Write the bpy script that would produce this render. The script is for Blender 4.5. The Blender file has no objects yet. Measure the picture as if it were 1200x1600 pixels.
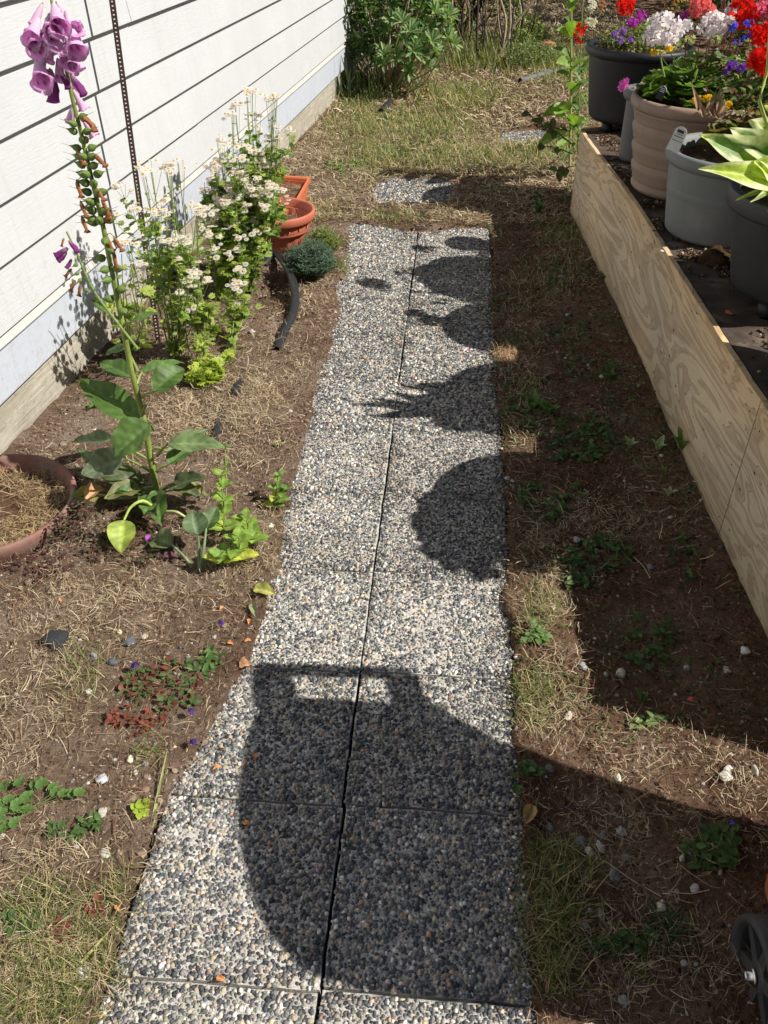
import bpy, math, random
import numpy as np
from math import radians as rad, pi, sin, cos, sqrt
from mathutils import Matrix, Vector

scene = bpy.context.scene
COL = scene.collection
rng = np.random.default_rng(11)
random.seed(5)

# ------------------------------------------------------------------ camera
CAM = np.array([0.0, 0.0, 1.70]); FPX = 1315.0
PITCH = math.atan(1022 / FPX); YAW = math.atan(130 / math.hypot(1022, FPX))
FW = np.array([-sin(YAW) * cos(PITCH), cos(YAW) * cos(PITCH), -sin(PITCH)])
RT = np.array([cos(YAW), sin(YAW), 0.0]); UP = np.cross(RT, FW)
cd = bpy.data.cameras.new('camera'); cam = bpy.data.objects.new('camera', cd); COL.objects.link(cam)
cam.matrix_world = Matrix(((RT[0], UP[0], -FW[0], CAM[0]), (RT[1], UP[1], -FW[1], CAM[1]), (RT[2], UP[2], -FW[2], CAM[2]), (0, 0, 0, 1)))
cd.sensor_fit = 'VERTICAL'; cd.sensor_height = 36; cd.lens = FPX / 1600 * 36
cd.clip_start = 0.02; cd.clip_end = 300
scene.camera = cam

# ------------------------------------------------------------------ light
SUN_AZ, SUN_EL = rad(13.0), rad(44.6)          # light travels towards -X and a little +Y
world = bpy.data.worlds.new('World'); scene.world = world; world.use_nodes = True
wn = world.node_tree; bg = wn.nodes['Background']
sky = wn.nodes.new('ShaderNodeTexSky'); sky.sky_type = 'NISHITA'; sky.sun_disc = False
sky.sun_elevation = SUN_EL; sky.sun_rotation = rad(90) + SUN_AZ
wn.links.new(sky.outputs[0], bg.inputs[0]); bg.inputs[1].default_value = 0.038
sl = bpy.data.lights.new('sun', 'SUN'); sl.energy = 5.0; sl.angle = rad(0.53); sl.color = (1.0, 0.95, 0.87)
so = bpy.data.objects.new('sun', sl); COL.objects.link(so); so.location = (6, -2, 8)
ldir = Vector((-cos(SUN_AZ) * cos(SUN_EL), sin(SUN_AZ) * cos(SUN_EL), -sin(SUN_EL)))
so.rotation_euler = ldir.to_track_quat('-Z', 'Y').to_euler()
scene.view_settings.view_transform = 'Standard'; scene.view_settings.look = 'None'
scene.view_settings.exposure = 0.45; scene.view_settings.gamma = 1.0
scene.view_settings.use_curve_mapping = False
scene.cycles.max_bounces = 6; scene.cycles.diffuse_bounces = 3; scene.cycles.glossy_bounces = 2
scene.cycles.transmission_bounces = 3; scene.cycles.transparent_max_bounces = 4
scene.cycles.caustics_reflective = False; scene.cycles.caustics_refractive = False

# ------------------------------------------------------------------ measuring helpers (real distances in the place)
def _ray(x, y): return FW + RT * (x - 600) / FPX - UP * (y - 800) / FPX
def gp(x, y, z=0.0):
    d = _ray(x, y); return CAM + d * ((z - CAM[2]) / d[2])
def yp(x, y, Y):
    d = _ray(x, y); return CAM + d * (Y / d[1])

# ------------------------------------------------------------------ noise in numpy
def vnoise(x, y, seed=0):
    x = np.asarray(x, float); y = np.asarray(y, float)
    xi = np.floor(x).astype(np.int64); yi = np.floor(y).astype(np.int64)
    xf = x - xi; yf = y - yi
    def h(a, b):
        n = (a * 374761393 + b * 668265263 + seed * 974711) & 0x7fffffff
        n = ((n ^ (n >> 13)) * 1274126177) & 0x7fffffff
        return ((n ^ (n >> 16)) & 0xffff) / 65535.0
    u = xf * xf * (3 - 2 * xf); v = yf * yf * (3 - 2 * yf)
    return (h(xi, yi) * (1 - u) + h(xi + 1, yi) * u) * (1 - v) + (h(xi, yi + 1) * (1 - u) + h(xi + 1, yi + 1) * u) * v
def fbm(x, y, seed=0, o=4):
    s = 0; a = .5; f = 1.0
    for i in range(o):
        s = s + a * vnoise(x * f, y * f, seed + i); a *= .5; f *= 2.03
    return s / (1 - .5 ** o)
def sstep(a, b, x):
    t = np.clip((x - a) / (b - a), 0, 1); return t * t * (3 - 2 * t)

# ------------------------------------------------------------------ mesh builder
class B:
    def __init__(s): s.V = []; s.F3 = []; s.F4 = []; s.C = []; s.n = 0
    def add(s, V, F, col=(1, 1, 1)):
        V = np.asarray(V, float).reshape(-1, 3); F = np.asarray(F, int)
        col = np.asarray(col, float)
        if col.ndim == 1: col = np.tile(col, (len(V), 1))
        s.V.append(V); s.C.append(col)
        (s.F3 if F.shape[1] == 3 else s.F4).append(F + s.n); s.n += len(V)
        return s
    def scatter(s, V0, F0, pos, R, S, cols, cmod=None):
        n = len(pos)
        if n == 0: return s
        S = np.asarray(S, float)
        if S.ndim == 1: S = np.repeat(S[:, None], 3, 1)
        P = V0[None] * S[:, None, :]
        P = np.einsum('nij,nvj->nvi', R, P) + np.asarray(pos)[:, None, :]
        nv = len(V0)
        C = np.repeat(np.asarray(cols)[:, None, :], nv, 1)
        if cmod is not None: C = C * cmod[None, :, None]
        F = (F0[None] + (np.arange(n) * nv)[:, None, None]).reshape(-1, F0.shape[1])
        return s.add(P.reshape(-1, 3), F, C.reshape(-1, 3))
    def mesh(s, name, smooth=True, off=(0, 0, 0)):
        V = np.concatenate(s.V) - np.asarray(off, float); C = np.concatenate(s.C)
        me = bpy.data.meshes.new(name)
        f3 = np.concatenate(s.F3) if s.F3 else np.zeros((0, 3), int)
        f4 = np.concatenate(s.F4) if s.F4 else np.zeros((0, 4), int)
        me.vertices.add(len(V)); me.vertices.foreach_set('co', V.astype(np.float32).ravel())
        nl = f3.size + f4.size; me.loops.add(nl)
        me.loops.foreach_set('vertex_index', np.concatenate([f3.ravel(), f4.ravel()]).astype(np.int32))
        me.polygons.add(len(f3) + len(f4))
        st = np.concatenate([np.arange(len(f3)) * 3, f3.size + np.arange(len(f4)) * 4]).astype(np.int32)
        me.polygons.foreach_set('loop_start', st)
        me.update(calc_edges=True)
        me.polygons.foreach_set('use_smooth', np.full(len(me.polygons), bool(smooth)))
        a = me.color_attributes.new('Col', 'FLOAT_COLOR', 'POINT')
        a.data.foreach_set('color', np.concatenate([C, np.ones((len(C), 1))], 1).astype(np.float32).ravel())
        me.validate()
        return me

def ob(name, b, mat, parent=None, smooth=True, kind=None, label=None, loc=None):
    """one mesh object from builder b (world coordinates) under parent"""
    base = np.array(parent.location) if parent is not None and loc is None else (np.zeros(3) if loc is None else np.array(loc))
    root = np.zeros(3)
    p = parent
    while p is not None: root = root + np.array(p.location); p = p.parent
    off = root if parent is not None else base
    me = b.mesh(name, smooth, off); me.materials.append(mat)
    o = bpy.data.objects.new(name, me); COL.objects.link(o)
    if parent is not None: o.parent = parent
    else: o.location = base
    if kind: o['kind'] = kind
    if label: o['label'] = label
    return o
def inst(name, me, parent, pos, R=None, S=1.0, label=None, mat=None):
    """one part sharing mesh data me, at a world place under parent"""
    root = np.zeros(3); p = parent
    while p is not None: root = root + np.array(p.location); p = p.parent
    o = bpy.data.objects.new(name, me); COL.objects.link(o); o.parent = parent
    R = np.eye(3) if R is None else np.asarray(R)
    S = np.array([S, S, S]) if np.isscalar(S) else np.asarray(S)
    M = R * S[None, :]; t = np.asarray(pos) - root
    o.matrix_basis = Matrix([[*M[0], t[0]], [*M[1], t[1]], [*M[2], t[2]], [0, 0, 0, 1]])
    if label: o['label'] = label
    return o
def thing(name, label, cat, loc, group=None):
    o = bpy.data.objects.new(name, None); COL.objects.link(o); o.location = loc; o.empty_display_size = .1
    o['label'] = label; o['category'] = cat
    if group: o['group'] = group
    return o
def tag(o, label, cat, group=None):
    o['label'] = label; o['category'] = cat
    if group: o['group'] = group
    return o

# ------------------------------------------------------------------ shapes
def norm(v):
    v = np.asarray(v, float); return v / (np.linalg.norm(v, axis=-1, keepdims=True) + 1e-12)
def frame(d, n):
    """columns: side, along d, up-ish n"""
    d = norm(d); s = norm(np.cross(d, n)); u = np.cross(s, d)
    return np.stack([s, d, u], -1)
def rotz(a):
    a = np.asarray(a, float); c, s = np.cos(a), np.sin(a); z = np.zeros_like(a); o = np.ones_like(a)
    return np.stack([np.stack([c, -s, z], -1), np.stack([s, c, z], -1), np.stack([z, z, o], -1)], -2)
def randrot(n, tilt=.5):
    a = rng.uniform(0, 2 * pi, n); d = np.stack([np.cos(a), np.sin(a), rng.normal(0, tilt, n)], 1)
    u = np.stack([rng.normal(0, tilt, n), rng.normal(0, tilt, n), np.ones(n)], 1)
    return frame(d, u)
def grid(nu, nv, wrap=False):
    F = []
    for i in range(nu - 1):
        for j in range(nv - 1 if not wrap else nv):
            k = (j + 1) % nv
            F.append((i * nv + j, i * nv + k, (i + 1) * nv + k, (i + 1) * nv + j))
    return np.array(F)
def tube(pts, r, seg=6, cap=True):
    pts = np.asarray(pts, float); n = len(pts); r = np.full(n, r) if np.isscalar(r) else np.asarray(r)
    t = np.gradient(pts, axis=0); t = norm(t)
    ref = np.array([0, 0, 1.0]) if abs(t[0][2]) < .8 else np.array([1.0, 0, 0])
    V = []
    for i in range(n):
        a = norm(np.cross(t[i], ref)); b2 = np.cross(t[i], a); ref = -np.cross(t[i], a) if False else ref
        for k in range(seg):
            th = 2 * pi * k / seg; V.append(pts[i] + r[i] * (a * cos(th) + b2 * sin(th)))
    F = grid(n, seg, True)
    return np.array(V), F
def spline(P, n=12):
    P = np.asarray(P, float); m = len(P)
    if m == 2: return P[0] + (P[1] - P[0]) * np.linspace(0, 1, n)[:, None]
    Q = np.vstack([2 * P[0] - P[1], P, 2 * P[-1] - P[-2]]); out = []
    for u in np.linspace(0, m - 1, n):
        i = min(int(u), m - 2); t = u - i; a, b2, c, d = Q[i], Q[i + 1], Q[i + 2], Q[i + 3]
        out.append(.5 * (2 * b2 + (c - a) * t + (2 * a - 5 * b2 + 4 * c - d) * t * t + (3 * b2 - a - 3 * c + d) * t ** 3))
    return np.array(out)
def lathe(prof, seg=48, c=(0, 0, 0), wob=None):
    V = []
    for i, (r, z) in enumerate(prof):
        for k in range(seg):
            th = 2 * pi * k / seg; rr = r * (1 + (wob(th, i) if wob else 0)); V.append((c[0] + rr * cos(th), c[1] + rr * sin(th), c[2] + z))
    return np.array(V), grid(len(prof), seg, True)
def box(x0, x1, y0, y1, z0, z1):
    V = np.array([(x, y, z) for x in (x0, x1) for y in (y0, y1) for z in (z0, z1)], float)
    F = np.array([(0, 1, 3, 2), (4, 6, 7, 5), (0, 4, 5, 1), (2, 3, 7, 6), (0, 2, 6, 4), (1, 5, 7, 3)])
    return V, F
def hull8(P): # 8 points ordered like box
    return np.array(P, float), np.array([(0, 1, 3, 2), (4, 6, 7, 5), (0, 4, 5, 1), (2, 3, 7, 6), (0, 2, 6, 4), (1, 5, 7, 3)])
PROF = {
 'ovate': lambda t: np.sin(pi * np.clip(t, 0, 1) ** .75) ** .8,
 'lance': lambda t: np.sin(pi * t ** .8) ** 1.1,
 'oblan': lambda t: np.sin(pi * t ** 1.4) ** .9,
 'heart': lambda t: np.where(t < .12, .75 * (t / .12) ** .5, np.cos((t - .12) / .88 * pi / 2) ** .75 * 1.0),
 'blade': lambda t: (1 - t) ** .6,
}
def leaf(prof='ovate', W=.5, n=9, m=5, fold=.12, curl=.25, wav=0.0, serr=0.0, seed=0, twist=0.0, rib=0.0):
    t = np.linspace(0, 1, n); s = np.linspace(-1, 1, m)
    w = PROF[prof](t) * W / 2; w = np.maximum(w, .004)
    w[1:-1] *= 1 + serr * np.where(np.arange(1, n - 1) % 2, 1, -1)
    T, S = np.meshgrid(t, s, indexing='ij')
    X = S * w[:, None]; Y = T.copy(); Z = fold * np.abs(S) * w[:, None] * 2 - curl * T ** 2
    Y -= .25 * curl * T ** 2
    Z += wav * np.sin(T * 14 + seed) * S ** 2 * W
    Z += rib * np.cos(T * 40 + np.abs(S) * 5) * W * (1 - S ** 2)
    if twist:
        a = twist * T; X, Z = X * np.cos(a) - Z * np.sin(a), X * np.sin(a) + Z * np.cos(a)
    V = np.stack([X, Y, Z], -1).reshape(-1, 3)
    return V, grid(n, m), T.ravel(), S.ravel()
def dome(rings=2, seg=6):
    V = [(0, 0, 1)]
    for i in range(1, rings + 1):
        ph = pi / 2 * i / rings * 1.05
        for k in range(seg):
            th = 2 * pi * (k + .5 * (i % 2)) / seg; V.append((sin(ph) * cos(th), sin(ph) * sin(th), cos(ph)))
    F = [(0, 1 + k, 1 + (k + 1) % seg) for k in range(seg)]
    for i in range(rings - 1):
        a = 1 + i * seg; b2 = a + seg
        for k in range(seg):
            k2 = (k + 1) % seg
            if (i + 1) % 2: F += [(a + k, b2 + k, a + k2), (a + k2, b2 + k, b2 + k2)]
            else: F += [(a + k, b2 + k, b2 + k2), (a + k, b2 + k2, a + k2)]
    return np.array(V, float), np.array(F)
def rock(seed, sub=2, flat=.65, rough=.18):
    import bmesh
    bm = bmesh.new(); bmesh.ops.create_icosphere(bm, subdivisions=sub, radius=1)
    V = np.array([v.co[:] for v in bm.verts]); F = np.array([[v.index for v in f.verts] for f in bm.faces]); bm.free()
    r = 1 + rough * (vnoise(V[:, 0] * 1.7 + seed * 7, V[:, 1] * 1.7 + V[:, 2] * 2.3, seed) * 2 - 1)
    V = V * r[:, None]; V[:, 2] *= flat
    return V, F
strawV = np.array([(-1, 0, 0), (1, 0, 0), (1.6, .34, .14), (3.4, .34, .14), (.6, .7, .1), (2.2, .7, .1), (-3.5, 1, -.02)], float); strawF = np.array([(0, 1, 3), (0, 3, 2), (2, 3, 5), (2, 5, 4), (4, 5, 6)])
bladeV = np.array([(-1, 0, 0), (1, 0, 0), (-.9, .4, .04), (.9, .4, .04), (-.55, .75, .16), (.55, .75, .16), (0, 1, .34)], float)
bladeF = np.array([(0, 1, 3), (0, 3, 2), (2, 3, 5), (2, 5, 4), (4, 5, 6)])
crumbV = np.array([(1, 0, .1), (.2, .9, -.1), (-.8, .5, .1), (-.6, -.7, 0), (.5, -.8, .1), (.1, 0, .9)], float)
crumbF = np.array([(0, 1, 5), (1, 2, 5), (2, 3, 5), (3, 4, 5), (4, 0, 5)])

# ------------------------------------------------------------------ materials
def nt(name):
    m = bpy.data.materials.new(name); m.use_nodes = True; t = m.node_tree; b = t.nodes['Principled BSDF']; return m, t, b
def lk(t, a, b): t.links.new(a, b)
def node(t, k, **kw):
    n = t.nodes.new(k)
    for a, v in kw.items():
        if a.startswith('i_'): n.inputs[a[2:]].default_value = v
        else: setattr(n, a, v)
    return n
def noise_n(t, scale, detail=4, rough=.6, vec=None, dist=0):
    n = node(t, 'ShaderNodeTexNoise'); n.inputs['Scale'].default_value = scale; n.inputs['Detail'].default_value = detail
    n.inputs['Roughness'].default_value = rough; n.inputs['Distortion'].default_value = dist
    if vec is not None: lk(t, vec, n.inputs['Vector'])
    return n
def ramp(t, fac, stops):
    r = node(t, 'ShaderNodeValToRGB'); lk(t, fac, r.inputs[0]); e = r.color_ramp.elements
    while len(e) < len(stops): e.new(.5)
    for q, (p, c) in zip(e, stops):
        q.position = p; q.color = (*c, 1) if len(c) == 3 else c
    return r
def bump(t, b, h, strength=.4, dist=.01):
    n = node(t, 'ShaderNodeBump'); n.inputs['Strength'].default_value = strength; n.inputs['Distance'].default_value = dist
    lk(t, h, n.inputs['Height']); lk(t, n.outputs[0], b.inputs['Normal']); return n
def mixc(t, fac, a, b, mode='MIX'):
    n = node(t, 'ShaderNodeMix', data_type='RGBA', blend_type=mode)
    for s, v in ((0, fac), (6, a), (7, b)):
        if hasattr(v, 'links') or hasattr(v, 'is_linked'): lk(t, v, n.inputs[s])
        else: n.inputs[s].default_value = v if np.isscalar(v) else ((*v, 1) if len(v) == 3 else v)
    return n.outputs[2]
def tc(t): return node(t, 'ShaderNodeTexCoord').outputs['Object']
def m_plain(name, c, rough=.6, var=.15, scale=30, bmp=0.0, spec=.4, dirt=None):
    m, t, b = nt(name); v = tc(t); n = noise_n(t, scale, 5, .65, v)
    lo = tuple(x * (1 - var) for x in c); hi = tuple(min(x * (1 + var), 1) for x in c)
    r = ramp(t, n.outputs[0], [(.3, lo), (.7, hi)]); out = r.outputs[0]
    if dirt:
        n2 = noise_n(t, dirt[1], 6, .7, v); f = ramp(t, n2.outputs[0], [(dirt[2], (0, 0, 0)), (dirt[2] + .15, (1, 1, 1))])
        out = mixc(t, f.outputs[0], out, dirt[0])
    lk(t, out, b.inputs['Base Color']); b.inputs['Roughness'].default_value = rough
    b.inputs['Specular IOR Level'].default_value = spec
    if bmp: bump(t, b, noise_n(t, scale * 3, 4, .6, v).outputs[0], bmp, .003)
    return m
def m_vcol(name, rough=.7, spec=.3, scale=60, var=.25, bmp=.0):
    m, t, b = nt(name); a = node(t, 'ShaderNodeAttribute', attribute_name='Col')
    n = noise_n(t, scale, 3, .6, tc(t)); r = ramp(t, n.outputs[0], [(.25, (1 - var,) * 3), (.75, (1 + var * .6,) * 3)])
    o = mixc(t, 1.0, a.outputs[0], r.outputs[0], 'MULTIPLY'); lk(t, o, b.inputs['Base Color'])
    b.inputs['Roughness'].default_value = rough; b.inputs['Specular IOR Level'].default_value = spec
    if bmp: bump(t, b, n.outputs[0], bmp, .002)
    return m
def m_leaf(name, rough=.5, trans=.35, scale=40, var=.3, spec=.4, tint=(1.3, 1.5, .5), blotch=None):
    """leaf: vertex colour, sun shining through"""
    m, t, b = nt(name); a = node(t, 'ShaderNodeAttribute', attribute_name='Col')
    v = tc(t); n = noise_n(t, scale, 4, .6, v); r = ramp(t, n.outputs[0], [(.25, (1 - var,) * 3), (.75, (1 + var * .7,) * 3)])
    o = mixc(t, 1.0, a.outputs[0], r.outputs[0], 'MULTIPLY')
    if blotch:
        f = ramp(t, noise_n(t, blotch[1], 5, .7, v).outputs[0], [(blotch[2], (0, 0, 0)), (blotch[2] + .08, (1, 1, 1))])
        o = mixc(t, f.outputs[0], o, blotch[0])
    lk(t, o, b.inputs['Base Color']); b.inputs['Roughness'].default_value = rough; b.inputs['Specular IOR Level'].default_value = spec
    bump(t, b, n.outputs[0], .25, .002)
    tr = node(t, 'ShaderNodeBsdfTranslucent'); o2 = mixc(t, 1.0, o, (*tint, 1), 'MULTIPLY'); lk(t, o2, tr.inputs[0])
    mx = node(t, 'ShaderNodeMixShader'); mx.inputs[0].default_value = trans
    lk(t, b.outputs[0], mx.inputs[1]); lk(t, tr.outputs[0], mx.inputs[2]); lk(t, mx.outputs[0], t.nodes['Material Output'].inputs[0])
    return m

M = {}
M['leaf'] = m_leaf('leaf_green'); M['petal'] = m_leaf('petal', .8, .55, 120, .16, .08, (1.1, 1.0, 1.1))
M['vcol'] = m_vcol('mixed_dry'); M['stem'] = m_vcol('stem', .5, .4, 90, .2)
M['straw'] = m_leaf('dry_straw', .7, .2, 300, .2, .2, (1.1, 1, .8)); M['grass'] = m_leaf('grass_blade', .55, .35, 200, .2, .3)
M['pebble'] = m_vcol('pebble', .62, .28, 220, .3)
_t = M['pebble'].node_tree; _b = _t.nodes['Principled BSDF']; _src = _b.inputs['Base Color'].links[0].from_socket
_g = ramp(_t, noise_n(_t, 2.3, 6, .7, tc(_t)).outputs[0], [(.32, (.70, .67, .62)), (.5, (1, 1, 1)), (.7, (1.22, 1.2, 1.16))]); lk(_t, mixc(_t, 1.0, _src, _g.outputs[0], 'MULTIPLY'), _b.inputs['Base Color'])
M['crumb'] = m_vcol('soil_crumb', .95, .08, 150, .3)
M['stone'] = m_vcol('stone', .85, .2, 80, .3, .5)
# cement between the pebbles
m, t, b = nt('cement'); v = tc(t)
n1 = noise_n(t, 9, 6, .7, v); n2 = noise_n(t, 260, 3, .6, v)
c1 = ramp(t, n1.outputs[0], [(.3, (.40, .38, .34)), (.7, (.66, .63, .57))]); c2 = ramp(t, n2.outputs[0], [(.3, (.5, .5, .5)), (.65, (1.1, 1.1, 1.1))])
lk(t, mixc(t, 1.0, c1.outputs[0], c2.outputs[0], 'MULTIPLY'), b.inputs['Base Color']); b.inputs['Roughness'].default_value = .95
bump(t, b, n2.outputs[0], .8, .003); M['cement'] = m
# soil
m, t, b = nt('soil'); v = tc(t)
n1 = noise_n(t, 3.2, 7, .72, v); n2 = noise_n(t, 75, 6, .75, v); n3 = noise_n(t, 420, 3, .7, v)
c1 = ramp(t, n1.outputs[0], [(.3, (.12, .06, .036)), (.5, (.23, .14, .095)), (.72, (.40, .30, .22))])
c2 = ramp(t, n2.outputs[0], [(.3, (.35, .35, .35)), (.55, (.95, .93, .9)), (.75, (1.5, 1.42, 1.3))])
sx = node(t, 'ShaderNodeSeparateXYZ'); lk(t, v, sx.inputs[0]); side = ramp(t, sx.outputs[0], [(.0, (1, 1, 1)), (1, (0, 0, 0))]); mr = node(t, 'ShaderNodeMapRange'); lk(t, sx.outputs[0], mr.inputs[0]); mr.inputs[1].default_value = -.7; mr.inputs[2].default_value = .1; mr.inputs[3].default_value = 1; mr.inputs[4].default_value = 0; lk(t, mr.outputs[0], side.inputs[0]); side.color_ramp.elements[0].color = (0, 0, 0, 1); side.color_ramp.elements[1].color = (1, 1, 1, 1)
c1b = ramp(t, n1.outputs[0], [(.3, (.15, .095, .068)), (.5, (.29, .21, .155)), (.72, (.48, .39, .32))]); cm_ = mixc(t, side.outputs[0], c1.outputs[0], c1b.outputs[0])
lk(t, mixc(t, 1.0, cm_, c2.outputs[0], 'MULTIPLY'), b.inputs['Base Color']); b.inputs['Roughness'].default_value = 1
b.inputs['Specular IOR Level'].default_value = .05
ad = node(t, 'ShaderNodeMath', operation='ADD'); lk(t, n2.outputs[0], ad.inputs[0]); lk(t, n3.outputs[0], ad.inputs[1])
bump(t, b, ad.outputs[0], 1.0, .012); M['soil'] = m
# siding paint
def m_paint(name, c, dirt=.12, wave=True):
    m, t, b = nt(name); v = tc(t); mp = node(t, 'ShaderNodeMapping'); mp.inputs['Scale'].default_value = (1, 3.5, 42); lk(t, v, mp.inputs[0])
    n = noise_n(t, 3, 6, .7, mp.outputs[0], .6); g = noise_n(t, 1.7, 5, .7, v)
    r = ramp(t, g.outputs[0], [(.3, tuple(x * (1 - dirt) for x in c)), (.7, c)])
    sp = node(t, 'ShaderNodeSeparateXYZ'); lk(t, v, sp.inputs[0]); sn = noise_n(t, 38, 5, .8, v); mp5 = node(t, 'ShaderNodeMapping'); mp5.inputs['Scale'].default_value = (1, 14, .7); lk(t, v, mp5.inputs[0]); sk = noise_n(t, 2, 5, .7, mp5.outputs[0])
    lo = ramp(t, sp.outputs[2], [(.25, (1, 1, 1)), (.75, (0, 0, 0))]); f1 = ramp(t, sn.outputs[0], [(.52, (0, 0, 0)), (.66, (1, 1, 1))]); f2 = ramp(t, sk.outputs[0], [(.5, (0, 0, 0)), (.75, (1, 1, 1))])
    mm = node(t, 'ShaderNodeMath', operation='MULTIPLY'); lk(t, lo.outputs[0], mm.inputs[0]); lk(t, f1.outputs[0], mm.inputs[1]); m2 = node(t, 'ShaderNodeMath', operation='MULTIPLY_ADD'); lk(t, f2.outputs[0], m2.inputs[0]); m2.inputs[1].default_value = .16; m3 = node(t, 'ShaderNodeMath', operation='MULTIPLY'); lk(t, mm.outputs[0], m3.inputs[0]); m3.inputs[1].default_value = .45; lk(t, m3.outputs[0], m2.inputs[2])
    lk(t, mixc(t, m2.outputs[0], r.outputs[0], (.36, .31, .24)), b.inputs['Base Color']); b.inputs['Roughness'].default_value = .55; b.inputs['Specular IOR Level'].default_value = .25
    if wave: bump(t, b, n.outputs[0], .5, .0035)
    return m
M['siding'] = m_paint('white_siding_paint', (.545, .558, .57), .10); M['skirt'] = m_paint('pale_blue_trim_paint', (.50, .54, .61), .1, False)
M['cap'] = m_paint('cream_cap_paint', (.53, .52, .49), .1, False)
M['dark'] = m_plain('dark_gap', (.05, .04, .035), .9)
# foundation concrete
m, t, b = nt('foundation_concrete'); v = tc(t); n1 = noise_n(t, 2.2, 7, .7, v); n2 = noise_n(t, 40, 6, .7, v); mp = node(t, 'ShaderNodeMapping'); mp.inputs['Scale'].default_value = (1, 1.2, 14); lk(t, v, mp.inputs[0]); n3 = noise_n(t, 5, 5, .6, mp.outputs[0], .4)
c1 = ramp(t, n1.outputs[0], [(.3, (.30, .27, .21)), (.7, (.47, .44, .38))]); c2 = ramp(t, n2.outputs[0], [(.28, (.45, .43, .4)), (.42, (.95, .95, .95)), (.7, (1.1, 1.1, 1.1))])
c3 = ramp(t, n3.outputs[0], [(.35, (.82, .8, .76)), (.6, (1.05, 1.05, 1.05))])
lk(t, mixc(t, 1.0, mixc(t, 1.0, c1.outputs[0], c2.outputs[0], 'MULTIPLY'), c3.outputs[0], 'MULTIPLY'), b.inputs['Base Color']); b.inputs['Roughness'].default_value = .95
bump(t, b, n3.outputs[0], .5, .01); M['found'] = m
# plywood: rotary cut grain as contour lines of a stretched noise
def m_ply(name, seed, freq=9.5, pale=(.70, .60, .45), dark=(.49, .385, .28), sc=(3.0, 1.15, 6.2)):
    m, t, b = nt(name); v = tc(t)
    mpw = node(t, 'ShaderNodeMapping'); mpw.inputs['Scale'].default_value = (30, 5, 40); lk(t, v, mpw.inputs[0]); wv = noise_n(t, 1.5, 4, .7, mpw.outputs[0])
    mp = node(t, 'ShaderNodeMapping'); mp.inputs['Scale'].default_value = sc; mp.inputs['Location'].default_value = (seed, seed * 3.1, seed); lk(t, v, mp.inputs[0])
    n = noise_n(t, .9, 3.2, .5, mp.outputs[0], .9)
    mu = node(t, 'ShaderNodeMath', operation='MULTIPLY'); lk(t, n.outputs[0], mu.inputs[0]); mu.inputs[1].default_value = freq
    ad = node(t, 'ShaderNodeMath', operation='MULTIPLY_ADD'); lk(t, wv.outputs[0], ad.inputs[0]); ad.inputs[1].default_value = .16; lk(t, mu.outputs[0], ad.inputs[2])
    fr = node(t, 'ShaderNodeMath', operation='FRACT'); lk(t, ad.outputs[0], fr.inputs[0])
    mp2 = node(t, 'ShaderNodeMapping'); mp2.inputs['Scale'].default_value = (40, 4, 110); lk(t, v, mp2.inputs[0]); f = noise_n(t, 2.0, 6, .75, mp2.outputs[0])
    mixd = tuple((x + y) / 2 for x, y in zip(pale, dark)); line = tuple(x * .62 for x in dark)
    band = ramp(t, fr.outputs[0], [(.0, pale), (.46, tuple(x * .97 for x in pale)), (.50, mixd), (.62, dark), (.90, mixd), (.955, line), (.985, pale)])
    fib = ramp(t, f.outputs[0], [(.3, (.78, .77, .75)), (.6, (1.08, 1.08, 1.08))])
    big = noise_n(t, 1.8, 5, .6, v); bg2 = ramp(t, big.outputs[0], [(.35, (.80, .80, .80)), (.65, (1.10, 1.04, .95))])
    kn = node(t, 'ShaderNodeTexVoronoi'); mp3 = node(t, 'ShaderNodeMapping'); mp3.inputs['Scale'].default_value = (1, 5, 12); lk(t, v, mp3.inputs[0]); lk(t, mp3.outputs[0], kn.inputs['Vector']); kn.inputs['Scale'].default_value = 1.6
    kr = ramp(t, kn.outputs[0], [(.05, (.12, .09, .06)), (.09, (1, 1, 1))])
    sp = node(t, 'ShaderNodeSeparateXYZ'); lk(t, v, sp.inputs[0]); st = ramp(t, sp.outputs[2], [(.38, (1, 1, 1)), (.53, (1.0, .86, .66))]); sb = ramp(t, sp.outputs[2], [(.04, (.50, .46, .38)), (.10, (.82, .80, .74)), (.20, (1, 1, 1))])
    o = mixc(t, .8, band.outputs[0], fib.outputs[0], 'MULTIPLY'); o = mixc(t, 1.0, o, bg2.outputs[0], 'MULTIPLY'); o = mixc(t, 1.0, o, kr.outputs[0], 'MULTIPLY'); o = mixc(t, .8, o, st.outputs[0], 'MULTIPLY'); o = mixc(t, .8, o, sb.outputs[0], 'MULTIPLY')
    lk(t, o, b.inputs['Base Color']); b.inputs['Roughness'].default_value = .8; b.inputs['Specular IOR Level'].default_value = .2
    bump(t, b, f.outputs[0], .4, .002); return m
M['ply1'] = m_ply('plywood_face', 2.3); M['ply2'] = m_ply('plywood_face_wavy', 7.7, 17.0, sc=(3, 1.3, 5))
M['plyedge'] = m_plain('plywood_edge', (.42, .30, .16), .85, .3, 60, .6)
M['deck'] = m_plain('weathered_deck', (.075, .055, .042), .75, .45, 12, .5, .3, ((.2, .16, .12), 6, .56))
M['taupe'] = m_plain('taupe_plastic', (.30, .215, .165), .62, .12, 9, .08, .3, ((.20, .14, .10), 4, .56))
M['grey'] = m_plain('grey_plastic', (.19, .20, .20), .6, .14, 7, .08, .3, ((.26, .26, .25), 5, .55))
M['charcoal'] = m_plain('charcoal_plastic', (.022, .024, .027), .5, .12, 9, .05, .45, ((.05, .05, .048), 5, .56))
M['black'] = m_plain('black_plastic', (.012, .013, .016), .5, .1, 9, .05, .4, ((.03, .03, .032), 6, .55))
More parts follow.
